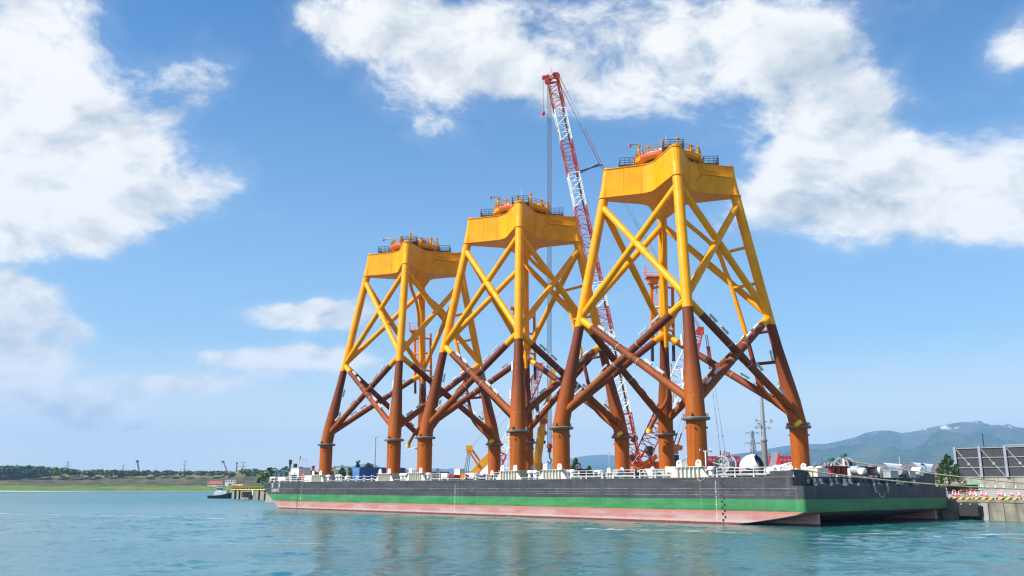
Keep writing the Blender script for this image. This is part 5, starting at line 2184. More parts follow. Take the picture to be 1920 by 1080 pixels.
# superlift counterweight on pendants behind
cwb = at(1366, 872, YC + 8)
cw = thing('counterweight_stack', 'red crane counterweight tray hanging on two thin pendants from the mast', 'counterweight', (cwb.x, cwb.y, GZ), 0)
O2 = Vector((cwb.x, cwb.y, GZ))
b = MB()
for k in range(4):
    b.box((0, 0, 0.5 + k * 0.75), (5.4, 2.4, 0.68))
b.build('ballast', M_cred, cw)
for i, (xb, xt, xm) in enumerate(((1351.5, 1325, 1340), (1360, 1330, 1349))):
    p = at(xb, 862, YC + 8) - O2
    m_ = at(xb - 1, 845, YC + 8) - O2
    q = at(1323 + 3 * i, 628, YC + 6.5) - O2
    top1, top2 = m_.lerp(q, 0.70), m_.lerp(q, 0.90)
    b = MB()
    b.tube([p, m_], 0.16, 6, 0)
    b.tube([m_, top1], 0.05, 5, 1, False)
    b.tube([top1, top2], 0.22, 7, 0)
    b.tube([top2, q], 0.10, 5, 0)
    for k in range(1, 6):
        c = m_.lerp(top1, k / 6)
        b.tube([c, c + Vector((0, 0, 0.35))], 0.11, 5, 1)
    b.build('pendant', [M_red, M_lgrey], cw)

# second machine beyond the back pile: orange hook block over a dark drum tower
bk = at(1263, 872, YC - 14)
t = thing('hook_block_stand', 'orange hook block over a dark stand between the two nearest right piles', 'crane block', (bk.x, bk.y, GZ), 0)
O3 = Vector((bk.x, bk.y, GZ))
b = MB()
b.prism([(-1.25, -0.8), (0.95, -0.8), (0.95, 0.8), (-1.25, 0.8)], 0, at(1263, 853, YC - 14).z - GZ)
b.build('stand', M_dark, t)
b = MB()
zc = at(1265, 840, YC - 14).z - GZ
b.prism([(-0.9, -0.6), (0.9, -0.6), (0.9, 0.6), (-0.9, 0.6)], zc - 1.2, zc - 0.3, 1)
b.lathe([(0, -0.55), (1.3, -0.45), (1.55, 0.05), (1.45, 0.45), (0.6, 0.7), (0, 0.7)], (0.4, 0, zc), 16, 0)
b.build('block', [M_cora, M_lgrey], t)
for (x0, x1) in ((1263, 1270), (1271, 1278)):
    b = MB()
    p, m_, q = at(x0, 834, YC - 14) - O3, at(x1, 812, YC - 14) - O3, at(x1 + 26, 720, YC - 10) - O3
    b.tube([p, m_], 0.13, 6, 0)
    b.tube([m_, q], 0.035, 4, 1, False)
    b.build('pendant', [M_red, M_lgrey], t)


# white and red lattice crane behind the middle jacket
def lattice_crane(px0, py0, px1, py1, Y, wdt, label, cols, hook=None, r=0.09, group=None, base_w=5.0, wires=()):
    f_ = at(px0, py0, Y)
    h_ = at(px1, py1, Y + 2)
    t = thing('lattice_crane', label, 'crane', (f_.x, f_.y, GZ), 0, group)
    OO = Vector((f_.x, f_.y, GZ))
    n = len(cols)
    for i, c in enumerate(cols):
        b = MB()
        p, q = (f_ - OO).lerp(h_ - OO, i / n), (f_ - OO).lerp(h_ - OO, (i + 1) / n)
        lattice(b, p, q, wdt, wdt * (0.55 if i == n - 1 else 1.0), max(3, int((q - p).length / (wdt * 0.9))), r, 0, side=(1, 0, 0.3))
        b.build('boom_section', {'r': M_red, 'w': M_twr, 'b': M_hazy}[c], t)
    b = MB()
    b.box(Vector((0.4, 0, 1.6)), (base_w, 3.0, 2.0))
    b.build('machine_house', M_red, t)
    b = MB()
    for s in (-1.4, 1.4):
        b.box(Vector((0.2, s, 0.35)), (base_w + 1, 0.9, 0.8))
    b.build('crawler_track', M_dark, t)
    if hook:
        p = at(hook[0], hook[1], Y + 2) - OO
        b = MB()
        for s in (-0.35, 0.0, 0.35):
            b.tube([Vector((p.x + s, p.y, (h_ - OO).z - 0.5)), Vector((p.x + s, p.y, p.z + 1))], 0.05, 4, 0, False)
        b.box(p + Vector((0, 0, 0.4)), (1.0, 0.6, 1.6), 0)
        b.tube([p, p + Vector((0.3, 0, -0.9)), p + Vector((-0.2, 0, -1.2))], 0.15, 6, 0)
        b.build('hook_block', M_wire, t)
    for (x0, y0, x1, y1) in wires:
        b = MB()
        b.tube([at(x0, y0, Y + 2) - OO, at(x1, y1, Y) - OO], 0.045, 4, 0, False)
        b.build('pendant', M_wire, t)
    return t


lattice_crane(926, 884, 1017, 683, 236, 2.4, 'red and white lattice crane leaning right behind the middle jacket', 'rwwwrr', (1007, 766), 0.085,
              wires=((1012, 690, 912, 840), (1016, 686, 884, 838)))


def box_boom(t, name, p, q, wd, ht, m):
    b = MB()
    b.beam(p, q, wd, ht, 0, (0, 1, 0))
    return b.build(name, m, t)


# yellow truck crane with folded frame
Yy = 215
g = at(893, 890, Yy)
t = thing('truck_crane', 'yellow crane with short boom and leaning frame, between left and middle jackets', 'crane', (g.x, g.y, GZ), 0)
O4 = Vector((g.x, g.y, GZ))
a4 = lambda x, y, dyy=0: at(x, y, Yy + dyy) - O4
box_boom(t, 'boom', a4(881, 896), a4(912, 862), 1.7, 1.5, M_yel2)
box_boom(t, 'boom', a4(906, 868), a4(926, 846), 1.4, 1.25, M_yel2)
box_boom(t, 'boom_tip', a4(924, 848), a4(938, 832), 1.1, 1.0, M_cred)
for s in (-0.6, 0.6):
    box_boom(t, 'lift_ram', a4(889, 894, s), a4(908, 872, s), 0.35, 0.4, M_yel2)
box_boom(t, 'frame_leg', a4(878, 843, -0.8), a4(897, 873, -0.8), 0.5, 0.5, M_ora)
box_boom(t, 'frame_leg', a4(885, 843, 0.8), a4(902, 868, 0.8), 0.5, 0.5, M_yel2)
box_boom(t, 'frame_head', a4(874, 842, 0), a4(886, 841, 0), 1.6, 0.9, M_yel2)
for (x0, x1) in ((877, 869.5), (879.5, 873), (882, 877)):
    b = MB()
    b.tube([a4(x0, 846), a4(x1, 893)], 0.09, 5, 0, False)
    b.build('frame_rope', M_wire, t)
b = MB()
b.box(a4(888, 905), (9.5, 2.6, 1.4))
b.box(a4(873, 899), (1.6, 2.4, 2.2))
b.build('carrier', M_yel2, t)
b = MB()
for k in range(5):
    for s in (-1.3, 1.3):
        p = a4(870 + k * 9, 912)
        b.lathe([(0, -0.2), (0.55, -0.2), (0.55, 0.2), (0, 0.2)], (p.x, p.y + s, 0.55), 12, 0, 'Y')
b.build('wheel', M_rub, t)

# tall yellow telescopic crane
Yt = 200
g = at(1003, 890, Yt)
t = thing('telescopic_crane', 'yellow telescopic boom crane between the middle jacket and the right jacket', 'crane', (g.x, g.y, GZ), 0)
O5 = Vector((g.x, g.y, GZ))
a5 = lambda x, y, dyy=0: at(x, y, Yt + dyy) - O5
box_boom(t, 'boom', a5(1003, 895), a5(1016, 802), 1.75, 1.4, M_yel2)
box_boom(t, 'boom', a5(1015.5, 806), a5(1025, 757), 1.35, 1.1, M_yel2)
box_boom(t, 'boom', a5(1024.5, 760), a5(1039, 693), 0.95, 0.8, M_yel2)
b = MB()
p = a5(1019, 790)
b.lathe([(0.9, -0.5), (0.9, 0.5), (0, 0.5)], p, 12, 0)
b.lathe([(0, -0.5), (0.9, -0.5)], p, 12, 0)
b.build('collar', M_red, t)
b = MB()
b.lathe([(0, -0.4), (0.55, -0.4), (0.55, 0.4), (0, 0.4)], a5(1021, 812), 12, 0, 'Y')
b.lathe([(0, -0.4), (0.4, -0.4), (0.4, 0.4), (0, 0.4)], a5(1020, 829), 12, 0, 'Y')
b.build('sheave', M_dark, t)
b = MB()
b.tube([a5(1014, 868), a5(1014.5, 896)], 0.42, 10, 0)
b.tube([a5(1015, 800), a5(1014, 868)], 0.20, 8, 1)
b.build('lift_ram', [M_ora, M_wire], t)
b = MB()
b.box(a5(1006, 902), (7, 2.6, 1.8))
b.build('carrier', M_yel2, t)
b = MB()
b.tube([a5(1008, 690), a5(1008, 762)], 0.05, 4, 0, False)
b.box(a5(1008, 766), (0.7, 0.5, 1.3))
b.build('hook_block', M_wire, t)


# far cranes and pylons
def pylon(px, ptop, pbase, Y, label, m, r=0.12, group='lattice power pylons', arms=3, wdt=None):
    base = at(px, pbase, Y)
    h = at(px, ptop, Y).z - base.z
    t = thing('power_pylon', label, 'pylon', base, 0.4, group)
    wdt = wdt or h * 0.20
    b = MB()
    lattice(b, Vector((0, 0, 0)), Vector((0, 0, h * 0.55)), wdt, wdt * 0.42, 5, r, 0, side=(1, 0, 0))
    lattice(b, Vector((0, 0, h * 0.55)), Vector((0, 0, h)), wdt * 0.42, wdt * 0.12, 6, r, 0, side=(1, 0, 0))
    b.build('tower', m, t)
    for k in range(arms):
        z = h * (0.98 - 0.20 * k)
        b = MB()
        L = h * (0.16 + 0.04 * (k > 0))
        for s in (-1, 1):
            b.tube([(0, 0, z), (s * L, 0, z - h * 0.012)], r, 4)
            b.tube([(0, 0, z - h * 0.05), (s * L, 0, z - h * 0.012)], r, 4)
            b.tube([(s * L, 0, z - h * 0.012), (s * L, 0, z - h * 0.07)], r * 0.7, 4)
        b.build('cross_arm', m, t)
    return t


M_pyl = mat('pylon_grey', (0.20, 0.22, 0.24), 0.6)
M_pylr = mat('pylon_red', (0.30, 0.10, 0.09), 0.6)
pylon(1416, 808, 906, 420, 'grey lattice power pylon behind the white hub', M_pyl, 0.10)
pylon(124, 865, 900, 1500, 'small pylon above the far wood at the far left', M_pyl, 0.10)
pylon(229, 872, 900, 1700, 'tiny pylon above the far wood left of the dark leaning boom', M_pylr, 0.10)
pylon(344, 863, 902, 1500, 'three armed pylon above the far wood, right of the dark leaning boom', M_pyl, 0.10, wdt=3.2)
pylon(454, 866, 902, 1500, 'red and white pylon above the far wood by the thin upright jib', M_pylr, 0.12, wdt=3.4)
pylon(1043, 848, 905, 500, 'thin grey pylon beside the yellow telescopic boom', M_pyl, 0.08, wdt=3.0)


def far_jib(px0, py0, px1, py1, Y, wdt, label, m, top=None):
    p, q = at(px0, py0, Y), at(px1, py1, Y)
    t = thing('distant_crane', label, 'crane', p, 0, 'distant crane booms over the far wood')
    b = MB()
    lattice(b, Vector((0, 0, 0)), q - p, wdt * 0.8, wdt * 0.6, 10, 0.12, 0, side=(1, 0, 0.2))
    b.build('boom', m, t)
    b = MB()
    b.box(q - p, (wdt * 1.5, wdt, wdt * 1.2))
    if top:
        b.beam(q - p, at(top[0], top[1], Y) - p, 1.2, 1.6)
        b.tube([at(top[0], top[1], Y) - p, at(top[0], top[1] + 9, Y) - p], 0.2, 4)
    b.build('boom_head', M_hazy, t)
    b = MB()
    b.box((0, 0, -1.5), (8, 5, 3))
    b.build('machine_house', m, t)


far_jib(262, 890, 257.5, 865, 1450, 2.6, 'dark navy leaning crane boom above the far wood', M_hazy)
far_jib(427, 888, 419, 866, 1450, 2.0, 'purple red hooked crane boom above the far wood, over the red roof', mat('jib_purple', (0.25, 0.07, 0.12), 0.5), (415, 865))
far_jib(443, 888, 444.5, 868, 1450, 1.8, 'thin upright dark jib above the far wood, next to the red pylon', M_hazy)

# wind turbines far off
M_turb = mat('turbine_white', (0.62, 0.66, 0.70), 0.5)


def turbine(px, pbase, ptop, Y, label, ang):
    base = at(px, pbase, Y)
    h = at(px, ptop, Y).z - base.z
    t = thing('wind_turbine', label, 'wind turbine', base, 0, 'distant wind turbines')
    b = MB()
    b.tube([(0, 0, 0), (0, 0, h)], [h * 0.028, h * 0.016], 8)
    b.build('tower', M_turb, t)
    b = MB()
    b.box((0, 0, h), (h * 0.03, h * 0.09, h * 0.035))
    b.build('nacelle', M_turb, t)
    for k in range(3):
        a = ang + k * 2 * math.pi / 3
        d = Vector((math.sin(a), 0, math.cos(a)))
        b = MB()
        L = h * 0.62
        b.tube([Vector((0, -h * 0.06, h)), Vector((0, -h * 0.06, h)) + d * L * 0.25, Vector((0, -h * 0.06, h)) + d * L], [h * 0.012, h * 0.02, h * 0.004], 6)
        b.build('blade', M_turb, t)


turbine(951, 900, 851, 1300, 'distant white wind turbine between the piles of the middle jacket', 2.3)
turbine(795, 900, 834, 1100, 'distant wind turbine whose blade slants past the second jacket pile', R(132))

# ------------------------------------------------------------------ yard goods
def tower_section(px, v, r, L, label, end_m, rot=0.0, z=None, flange=True, lift=0.0, cat='tower section'):
    c = yard(px, v)
    t = thing('tower_section', label, cat, (c.x, c.y, GZ), TH + rot, 'white turbine tower sections lying in the yard')
    b = MB()
    zc = r + 0.7 + lift
    b.lathe([(r, -L / 2), (r, L / 2)], (0, 0, zc), 36, 0, 'X')
    b.build('shell', M_twr, t)
    for s in (-1, 1):
        b = MB()
        b.lathe([(r * 1.02, s * L / 2 - 0.12), (r * 1.02, s * L / 2 + 0.10), (r * 0.90, s * L / 2 + 0.10), (r * 0.90, s * L / 2 + 0.04), (0, s * L / 2 + 0.04)] if s > 0 else
                [(0, -L / 2 - 0.04), (r * 0.90, -L / 2 - 0.04), (r * 0.90, -L / 2 - 0.10), (r * 1.02, -L / 2 - 0.10), (r * 1.02, -L / 2 + 0.12)], (0, 0, zc), 36, 0, 'X')
        b.build('end_cover', end_m, t)
    for x in (-L * 0.3, L * 0.3):
        b = MB()
        b.prism([(x - 0.3, -r * 0.9), (x + 0.3, -r * 0.9), (x + 0.3, r * 0.9), (x - 0.3, r * 0.9)], 0, 0.95 + lift)
        b.build('saddle', M_grey, t)
    return t


M_cover = mat('cover_purple_grey', (0.17, 0.165, 0.20), 0.6, base2=(0.11, 0.105, 0.13), scale=0.8)
def disc_section(px, py, rp, Y, L, label, ang=53.0):
    c = at(px, py, Y)
    r = rp * Y / F
    d = Vector((math.cos(R(ang)), math.sin(R(ang)), 0))
    t = tower_section(px, 60, r, L, label, M_cover, R(ang) - TH, lift=c.z - GZ - r - 0.7)
    t.location = (c.x + d.x * L / 2, c.y + d.y * L / 2, GZ)


disc_section(1651, 882, 14.3, 228, 26, 'white tower section with grey end disc, left of the three big discs by the stern')
disc_section(1705, 883, 15.8, 214, 24, 'white tower section with grey end disc, middle of the three big discs by the stern')
disc_section(1764, 882.5, 15.6, 206, 24, 'white tower section with grey end disc, half hidden by the bushy tree')
disc_section(1625, 879, 5.5, 240, 20, 'thin white tube with small dark end disc left of the three big discs', 50.0)
disc_section(1526, 881, 4.6, 240, 20, 'thin white tube with small grey end disc next to the right pile', 40.0)
tower_section(1478, 60, 1.75, 14, 'white tower section lying behind the right hand front pile support', M_white, R(-52), lift=0.4)
tower_section(945, 70, 2.4, 30, 'big white tower section lying behind the left and middle jackets', M_white, R(-60), lift=0.1)
tower_section(1580, 130, 1.6, 40, 'long white tower section in the back row behind the stern', M_cover, R(-40), lift=0.6)

# rotor hub with open flange
c = yard(1412, 44)
Yh = c.y
t = thing('rotor_hub', 'white rounded turbine rotor hub with a dark open flange', 'rotor hub', (c.x, c.y, GZ), 0)
zc = at(1412, 874, Yh).z - GZ
b = MB()
prof_h = [(0, -2.0), (0.9, -1.85), (1.55, -1.4), (1.95, -0.6), (2.02, 0.2), (1.9, 0.9), (1.62, 1.45), (1.42, 1.70)]
axd = Vector((0.62, -0.55, 0.42)).normalized()
rq = Vector((0, 0, 1)).rotation_difference(axd).to_matrix()
b.lathe(prof_h, (-0.1, 0, zc - 0.1), 32, 0, 'Z', True, rq)
b.build('shell', M_twr, t)
b = MB()
b.lathe([(1.42, 1.70), (1.30, 1.70), (1.28, 1.1), (0, 1.1)], (-0.1, 0, zc - 0.1), 32, 0, 'Z', True, rq)
b.build('open_flange', mat('flange_shade', (0.07, 0.065, 0.10), 0.5, var=0.4, scale=3), t)
b = MB()
b.lathe([(0.5, 1.1), (0.45, 1.3), (0.16, 1.35), (0, 1.35)], (-0.1, 0, zc - 0.1), 12, 0, 'Z', True, rq)
for k in range(5):
    a = k * 1.2566
    p, q = Vector((0.2 * math.cos(a), 0.2 * math.sin(a), 1.2)), Vector((1.2 * math.cos(a), 1.2 * math.sin(a), 1.2))
    b.beam(Vector((-0.1, 0, zc - 0.1)) + rq @ p, Vector((-0.1, 0, zc - 0.1)) + rq @ q, 0.12, 0.12)
b.build('bearing', M_grey, t)
b = MB()
b.box((-0.1, 0, (zc - 1.6) / 2), (2.6, 2.6, max(0.4, zc - 1.6)))
b.build('stand', M_grey, t)

# red transport frames behind the reels
for px, v, wd, ht, lab in ((1340, 62, 10.0, 3.0, 'long crimson red transport frame behind the two big near reels'), (1468, 66, 5.5, 3.2, 'crimson red transport frame behind the right jacket, by the lamp column')):
    c = yard(px, v)
    t = thing('transport_frame', lab, 'transport frame', (c.x, c.y, GZ), 0, 'red turbine transport frames')
    zt = at(px, 857, c.y).z - GZ
    b = MB()
    for z in (zt, zt - 1.1, zt - 2.2):
        for s in (-1.2, 1.2):
            b.beam((-wd / 2, s, z), (wd / 2, s, z), 0.28, 0.28)
    n = int(wd / 1.2)
    for k in range(n + 1):
        x = -wd / 2 + wd * k / n
        for s in (-1.2, 1.2):
            b.beam((x, s, 0), (x, s, zt), 0.22, 0.22)
            if k < n:
                b.beam((x, s, zt - 1.1), (x + wd / n, s, zt), 0.14, 0.14)
    b.box((0, 0, zt - 1.6), (wd * 0.98, 1.9, 1.5))
    b.build('frame', M_cred, t)
    for x in ((2.2,) if wd > 8 else (-1.6,)):
        b = MB()
        b.prism([(x - 0.9, -1.5), (x + 1.0, -1.5), (x + 1.0, -1.2), (x - 0.9, -1.2)], zt - 2.0, zt - 1.9)
        vs = [(x - 0.2, -1.55, zt - 2.0), (x + 1.1, -1.55, zt - 2.0), (x + 0.8, -1.55, zt + 1.0), (x - 0.2, -1.25, zt - 2.0), (x + 1.1, -1.25, zt - 2.0), (x + 0.8, -1.25, zt + 1.0)]
        b.add(vs, [(0, 1, 2), (5, 4, 3), (0, 3, 4, 1), (1, 4, 5, 2), (2, 5, 3, 0)])
        b.build('gusset', M_cred, t)
        b = MB()
        vs = [(x - 1.3, -1.4, zt - 1.9), (x - 0.1, -1.4, zt - 1.9), (x + 0.72, -1.4, zt + 0.95), (x - 0.6, -1.4, zt + 0.95)]
        vs += [(a, c_ + 0.2, d) for a, c_, d in vs]
        b.add(vs, [(0, 1, 2, 3), (7, 6, 5, 4), (0, 4, 5, 1), (1, 5, 6, 2), (2, 6, 7, 3), (3, 7, 4, 0)])
        b.build('plate', M_lgrey, t)

# lamp columns
def lamp(px, ptop, v, r, label, m, heads, two_tone=False):
    c = yard(px, v)
    h = at(px, ptop, c.y).z - GZ
    t = thing('light_mast', label, 'light mast', (c.x, c.y, GZ), 0)
    b = MB()
    if two_tone:
        b.tube([(0, 0, 0), (0, 0, h * 0.52)], [r, r * 0.95], 16, 1)
        b.lathe([(r * 1.25, h * 0.52 - 0.15), (r * 1.25, h * 0.52 + 0.1)], (0, 0, 0), 16, 1)
        b.tube([(0, 0, h * 0.52), (0, 0, h)], [r * 0.92, r * 0.62], 16, 0)
        b.tube([(0, 0, h), (0, 0, h + 1.6)], r * 0.2, 6, 0)
    else:
        b.tube([(0, 0, 0), (0, 0, h)], [r, r * 0.55], 10, 0)
    b.build('column', [m, mat('column_dark', (0.18, 0.175, 0.165), 0.6)], t)
    for (dx, dz, s) in heads:
        b = MB()
        b.tube([(0, 0, h + dz), (dx, -0.2, h + dz)], 0.05, 5)
        b.lathe([(0.10, -0.2), (0.30 * s, 0.15), (0.26 * s, 0.20), (0, 0.20)], (dx, -0.25, h + dz), 10, 0, 'Y', rot=Matrix.Rotation(math.pi, 3, 'Z') @ Matrix.Rotation(0.5, 3, 'X'))
        b.build('lamp_head', M_galv, t)
    return t


lamp(1437, 745, 48, 0.50, 'thick grey light mast with floodlights right of the power pylon', M_galv, [(-1.3, -4.2, 1.2), (1.3, -4.3, 1.4), (-1.4, -5.4, 1.2), (0.9, -5.5, 1.2), (-0.8, -4.9, 1.0)], True)
lamp(702, 820, 95, 0.28, 'slender dark light mast over the blue container', M_grey, [(-1.0, 0.1, 1.3), (1.0, 0.1, 1.3), (0.3, 0.3, 1.2)])
lamp(1852, 812, 90, 0.14, 'thin dark pole standing behind the grey screen fence', M_dark, [(0.0, 0.0, 0.5)])
for px, ptop, v, lab in ((1530, 868, 150, 'thin utility pole beside the right front pile'), (1690, 856, 160, 'thin utility pole behind the middle grey disc'), (1143, 848, 170, 'utility pole right of the two dark green trees'), (833, 877, 200, 'left thin utility pole by the yellow truck crane'), (854, 875, 210, 'right thin utility pole by the yellow truck crane')):
    c = yard(px, v)
    h = at(px, ptop, c.y).z - GZ
    t = thing('utility_pole', lab, 'utility pole', (c.x, c.y, GZ), 0, 'thin utility poles in the yard')
    b = MB()
    b.tube([(0, 0, 0), (0, 0, h)], [0.16, 0.11], 8)
    b.build('pole', M_grey, t)
    b = MB()
    b.box((0, 0, h - 0.5), (1.6, 0.12, 0.12))
    b.build('cross_arm', M_grey, t)
pA, pB = yard(1500, 155) + Vector((0, 0, 9.0)), yard(1960, 158) + Vector((0, 0, 9.6))
rope('power_line', 'thin dark overhead wire crossing in front of the mountain', sagline(pA, pB, 1.0), 0.035, M_wire)

# street lamp head right of the second disc
c = yard(1738, 60)
h = at(1738, 874, c.y).z - GZ
t = thing('street_lamp', 'small dark street lamp right of the middle grey disc', 'street lamp', (c.x, c.y, GZ), 0)
b = MB()
b.tube([(0, 0, 0), (0, 0, h), (-0.35, 0, h + 0.25)], 0.06, 6)
b.build('pole', M_grey, t)
b = MB()
b.box((-0.45, 0, h + 0.25), (0.55, 0.3, 0.22), 0, Matrix.Rotation(0.35, 3, 'Y'))
b.build('lamp_head', M_dark, t)

# ------------------------------------------------------------------ right quay: screen fence, wall, cones, bins
VF = 73.0
u_a, u_b = deck(1797, VF), deck(1797, VF) - 34
za, zb = at(1797, 895, bp(u_a, VF).y).z, at(1797, 841, bp(u_a, VF).y).z
fence = thing('screen_fence', 'tall grey screen fence with steel posts and braces on the concrete wall', 'fence', bp(u_a, VF, za), TH)
HF = zb - za
PS = 4.15
for k in range(8):
    x = -k * PS
    b = MB()
    b.box((x, 0.16, HF / 2 + 0.1), (0.30, 0.36, HF + 0.3))
    b.box((x, 0.36, HF / 2 + 0.1), (0.42, 0.05, HF + 0.3))
    b.build('post', mat('post_blue_grey', (0.25, 0.28, 0.36), 0.5, var=0.15, scale=1.0), fence)
    if k == 7:
        break
    for j in range(3):
        for i in range(4):
            b = MB()
            b.box((x - PS * (i + 0.5) / 4, 0.0, HF * (j + 0.5) / 3), (PS / 4 - 0.03, 0.06 + 0.012 * ((i + j) % 2), HF / 3 - 0.03))
            b.build('panel', M_panel, fence)
    for j in range(4):
        b = MB()
        b.beam((x - 0.1, 0.12, HF * j / 3 + (0.05 if j == 0 else -0.03)), (x - PS + 0.1, 0.12, HF * j / 3 + (0.05 if j == 0 else -0.03)), 0.12, 0.12)
        b.build('rail', M_galv, fence)
    b = MB()
    b.beam((x - 0.2, 0.20, HF * 0.97), (x - PS + 0.2, 0.20, -0.1), 0.09, 0.12)
    b.build('brace', M_galv, fence)
    b = MB()
    b.lathe([(0, 0.30), (0.24, 0.30), (0.24, 0.24)], (x - PS * 0.52, 0, HF * 0.45), 10, 0, 'Y')
    b.build('brace_plate', M_galv, fence)
# top trim stepping up at the third post
b = MB()
b.box((-2 * PS - 6.0, 0.05, HF + 0.28), (12, 0.3, 0.16))
b.build('top_beam', M_galv, fence)
wall = thing('retaining_wall', 'concrete wall under the grey screen fence', 'wall', bp(u_a + 6, VF, 3.4), TH)
for k in range(14):
    b = MB()
    b.box((-3.0 * k - 1.5, 0.0 - 0.2, (za - 3.42) / 2), (2.95, 0.5 + 0.02 * (k % 2), za - 3.42))
    b.build('wall_segment', M_conc2, wall)
b = MB()
b.box((-21, -0.35, 1.2), (42, 0.3, za - 3.7))
b.build('wall_core', M_conc2, wall)


def ground_z(v):
    for (v0, z0), (v1, z1) in zip(prof[:-1], prof[1:]):
        if v <= v1:
            return z0 + (z1 - z0) * max(0, (v - v0)) / (v1 - v0)
    return GZ


def make_cone(m, label, group):
    t = thing('traffic_cone', label, 'traffic cone', (0, 0, 0), 0, group)
    b = MB()
    b.box((0, 0, 0.03), (0.40, 0.40, 0.06))
    b.build('base', m, t)
    b = MB()
    b.lathe([(0.155, 0.06), (0.118, 0.26)], (0, 0, 0), 14)
    b.lathe([(0.122, 0.26), (0.088, 0.42)], (0, 0, 0), 14, 1)
    b.lathe([(0.088, 0.42), (0.072, 0.52)], (0, 0, 0), 14)
    b.lathe([(0.075, 0.52), (0.05, 0.64)], (0, 0, 0), 14, 1)
    b.lathe([(0.05, 0.64), (0.035, 0.74), (0, 0.74)], (0, 0, 0), 14)
    b.build('body', [m, M_conew], t)
    return t


SC = 1.1
red0 = make_cone(M_coner, 'x', 'red and white cones along the quay')
grn0 = make_cone(M_coneg, 'x', 'green and white cones along the quay')
cones = [('r', 1784, 45.5, 'red cone nearest the barge stern'), ('r', 1789, 44.0, 'red cone second from the barge stern'), ('r', 1795, 44.5, 'red cone third from the barge stern, left of the orange chair shaped stand'),
         ('r', 1817, 45.0, 'red cone just right of the orange stand'), ('r', 1825.5, 46.5, 'small pale red cone behind the first lower green cone'), ('r', 1837.5, 45.5, 'lone red cone over the right end of the rubber fender'),
         ('r', 1846.5, 44.2, 'lone red cone just right of the rubber fender'), ('r', 1870, 45.6, 'left cone of the tight red pair'), ('r', 1875, 44.8, 'right cone of the tight red pair'),
         ('r', 1894.5, 45.8, 'lone red cone between the last two lower green cones'), ('r', 1908, 44.0, 'red cone near the right edge'),
         ('g', 1827.5, 42.0, 'lower green cone above the right part of the rubber fender'), ('g', 1882, 41.6, 'lower green cone right of the tight red pair'), ('g', 1918.5, 41.8, 'lower green cone cut by the right edge'),
         ('g', 1829.5, 69.0, 'upper green cone nearest the rusty bins'), ('g', 1838, 69.5, 'left cone of the upper green pair'), ('g', 1842, 69.5, 'right cone of the upper green pair'), ('g', 1850, 69.0, 'upper green cone fourth from the bins'),
         ('g', 1865, 68.5, 'upper green cone in the middle of the far row'), ('g', 1881, 67.0, 'taller upper green cone second from the right'), ('g', 1903, 66.0, 'upper green cone at the right end of the far row')]
used = {'r': False, 'g': False}
cpos = {}
for kind, px, v, lab in cones:
    loc = bp(deck(px, v), v, ground_z(v) + 0.004)
    p0 = red0 if kind == 'r' else grn0
    if not used[kind]:
        used[kind] = True
        p0.location = loc
        p0['label'] = lab
        o = p0
    else:
        o = dup(p0, loc, rng.random(), lab)
    o.scale = (SC, SC, SC)
    cpos[(kind, px)] = loc
rl = [c for c in cones if c[0] == 'r']
for i, (a, c) in enumerate(zip(rl[:-1], rl[1:])):
    pa, pb = cpos[('r', a[1])], cpos[('r', c[1])]
    L = (pb - pa).length
    if L < 0.9 or L > 5:
        continue
    b = MB()
    b.tube([(0, 0, 0), (L, 0, (pb.z - pa.z))], 0.035, 6)
    o = b.build('cone_bar', M_barst)
    o.location = (pa.x, pa.y, pa.z + 0.86)
    o.rotation_euler = (0, 0, math.atan2(pb.y - pa.y, pb.x - pa.x))
    tag(o, 'striped bar starting at the ' + ' '.join(a[3].split()[:10]), 'cone bar', 'striped bars between the red cones')

for px, lab in ((1783.5, 'rusty scrap bin closest to the barge'), (1796, 'second rusty scrap bin from the barge'), (1809.5, 'third rusty scrap bin from the barge'), (1823, 'rusty scrap bin under the green tarpaulin')):
    v = 60.0
    c = bp(deck(px, v), v, ground_z(v))
    t = thing('scrap_bin', lab, 'bin', c, 0.15, 'rusty bins in a row on the apron')
    b = MB()
    b.box((0, 0, 0.12), (1.10, 1.0, 0.06))
    for s in (-1, 1):
        b.box((s * 0.55, 0, 0.55), (0.05, 1.0, 0.9))
        b.box((0, s * 0.5, 0.55), (1.05, 0.05, 0.9))
    b.build('body', M_rustbin, t)
    b = MB()
    for x in (-0.36, 0, 0.36):
        b.box((x, -0.55, 0.55), (0.07, 0.06, 0.9))
    b.box((0, -0.55, 0.98), (1.16, 0.07, 0.07))
    for x in (-0.45, 0.45):
        b.box((x, 0, 0.045), (0.12, 0.9, 0.09))
    b.build('frame', M_rustbin, t)
    b = MB()
    b.box((0.08, 0.05, 0.85), (0.7, 0.6, 0.4), 0, Matrix.Rotation(0.4, 3, 'Z'))
    o = b.build('filling', M_white if px < 1815 else M_wood, t)
c = bp(deck(1823.5, 60), 60, ground_z(60) + 1.08)
b = MB()
b.lathe([(1.05, 0.0), (0.95, 0.14), (0.6, 0.26), (0, 0.34)], (0, 0, 0), 14)
o = b.build('tarpaulin', M_tarp)
o.location = c
tag(o, 'bright green tarpaulin over the right hand rusty bin', 'tarpaulin')
c = bp(deck(1806.5, 44), 44, ground_z(44))
t = thing('timber_stand', 'orange brown timber stand between the red cones', 'stand', c, 0.3)
b = MB()
b.box((0, 0, 0.5), (0.75, 0.5, 0.07))
b.box((0, 0.22, 0.85), (0.75, 0.07, 0.5))
b.build('board', M_wood, t)
for x in (-0.33, 0.33):
    for y in (-0.2, 0.2):
        b = MB()
        b.box((x, y, 0.235), (0.08, 0.08, 0.46))
        b.build('leg', M_wood, t)
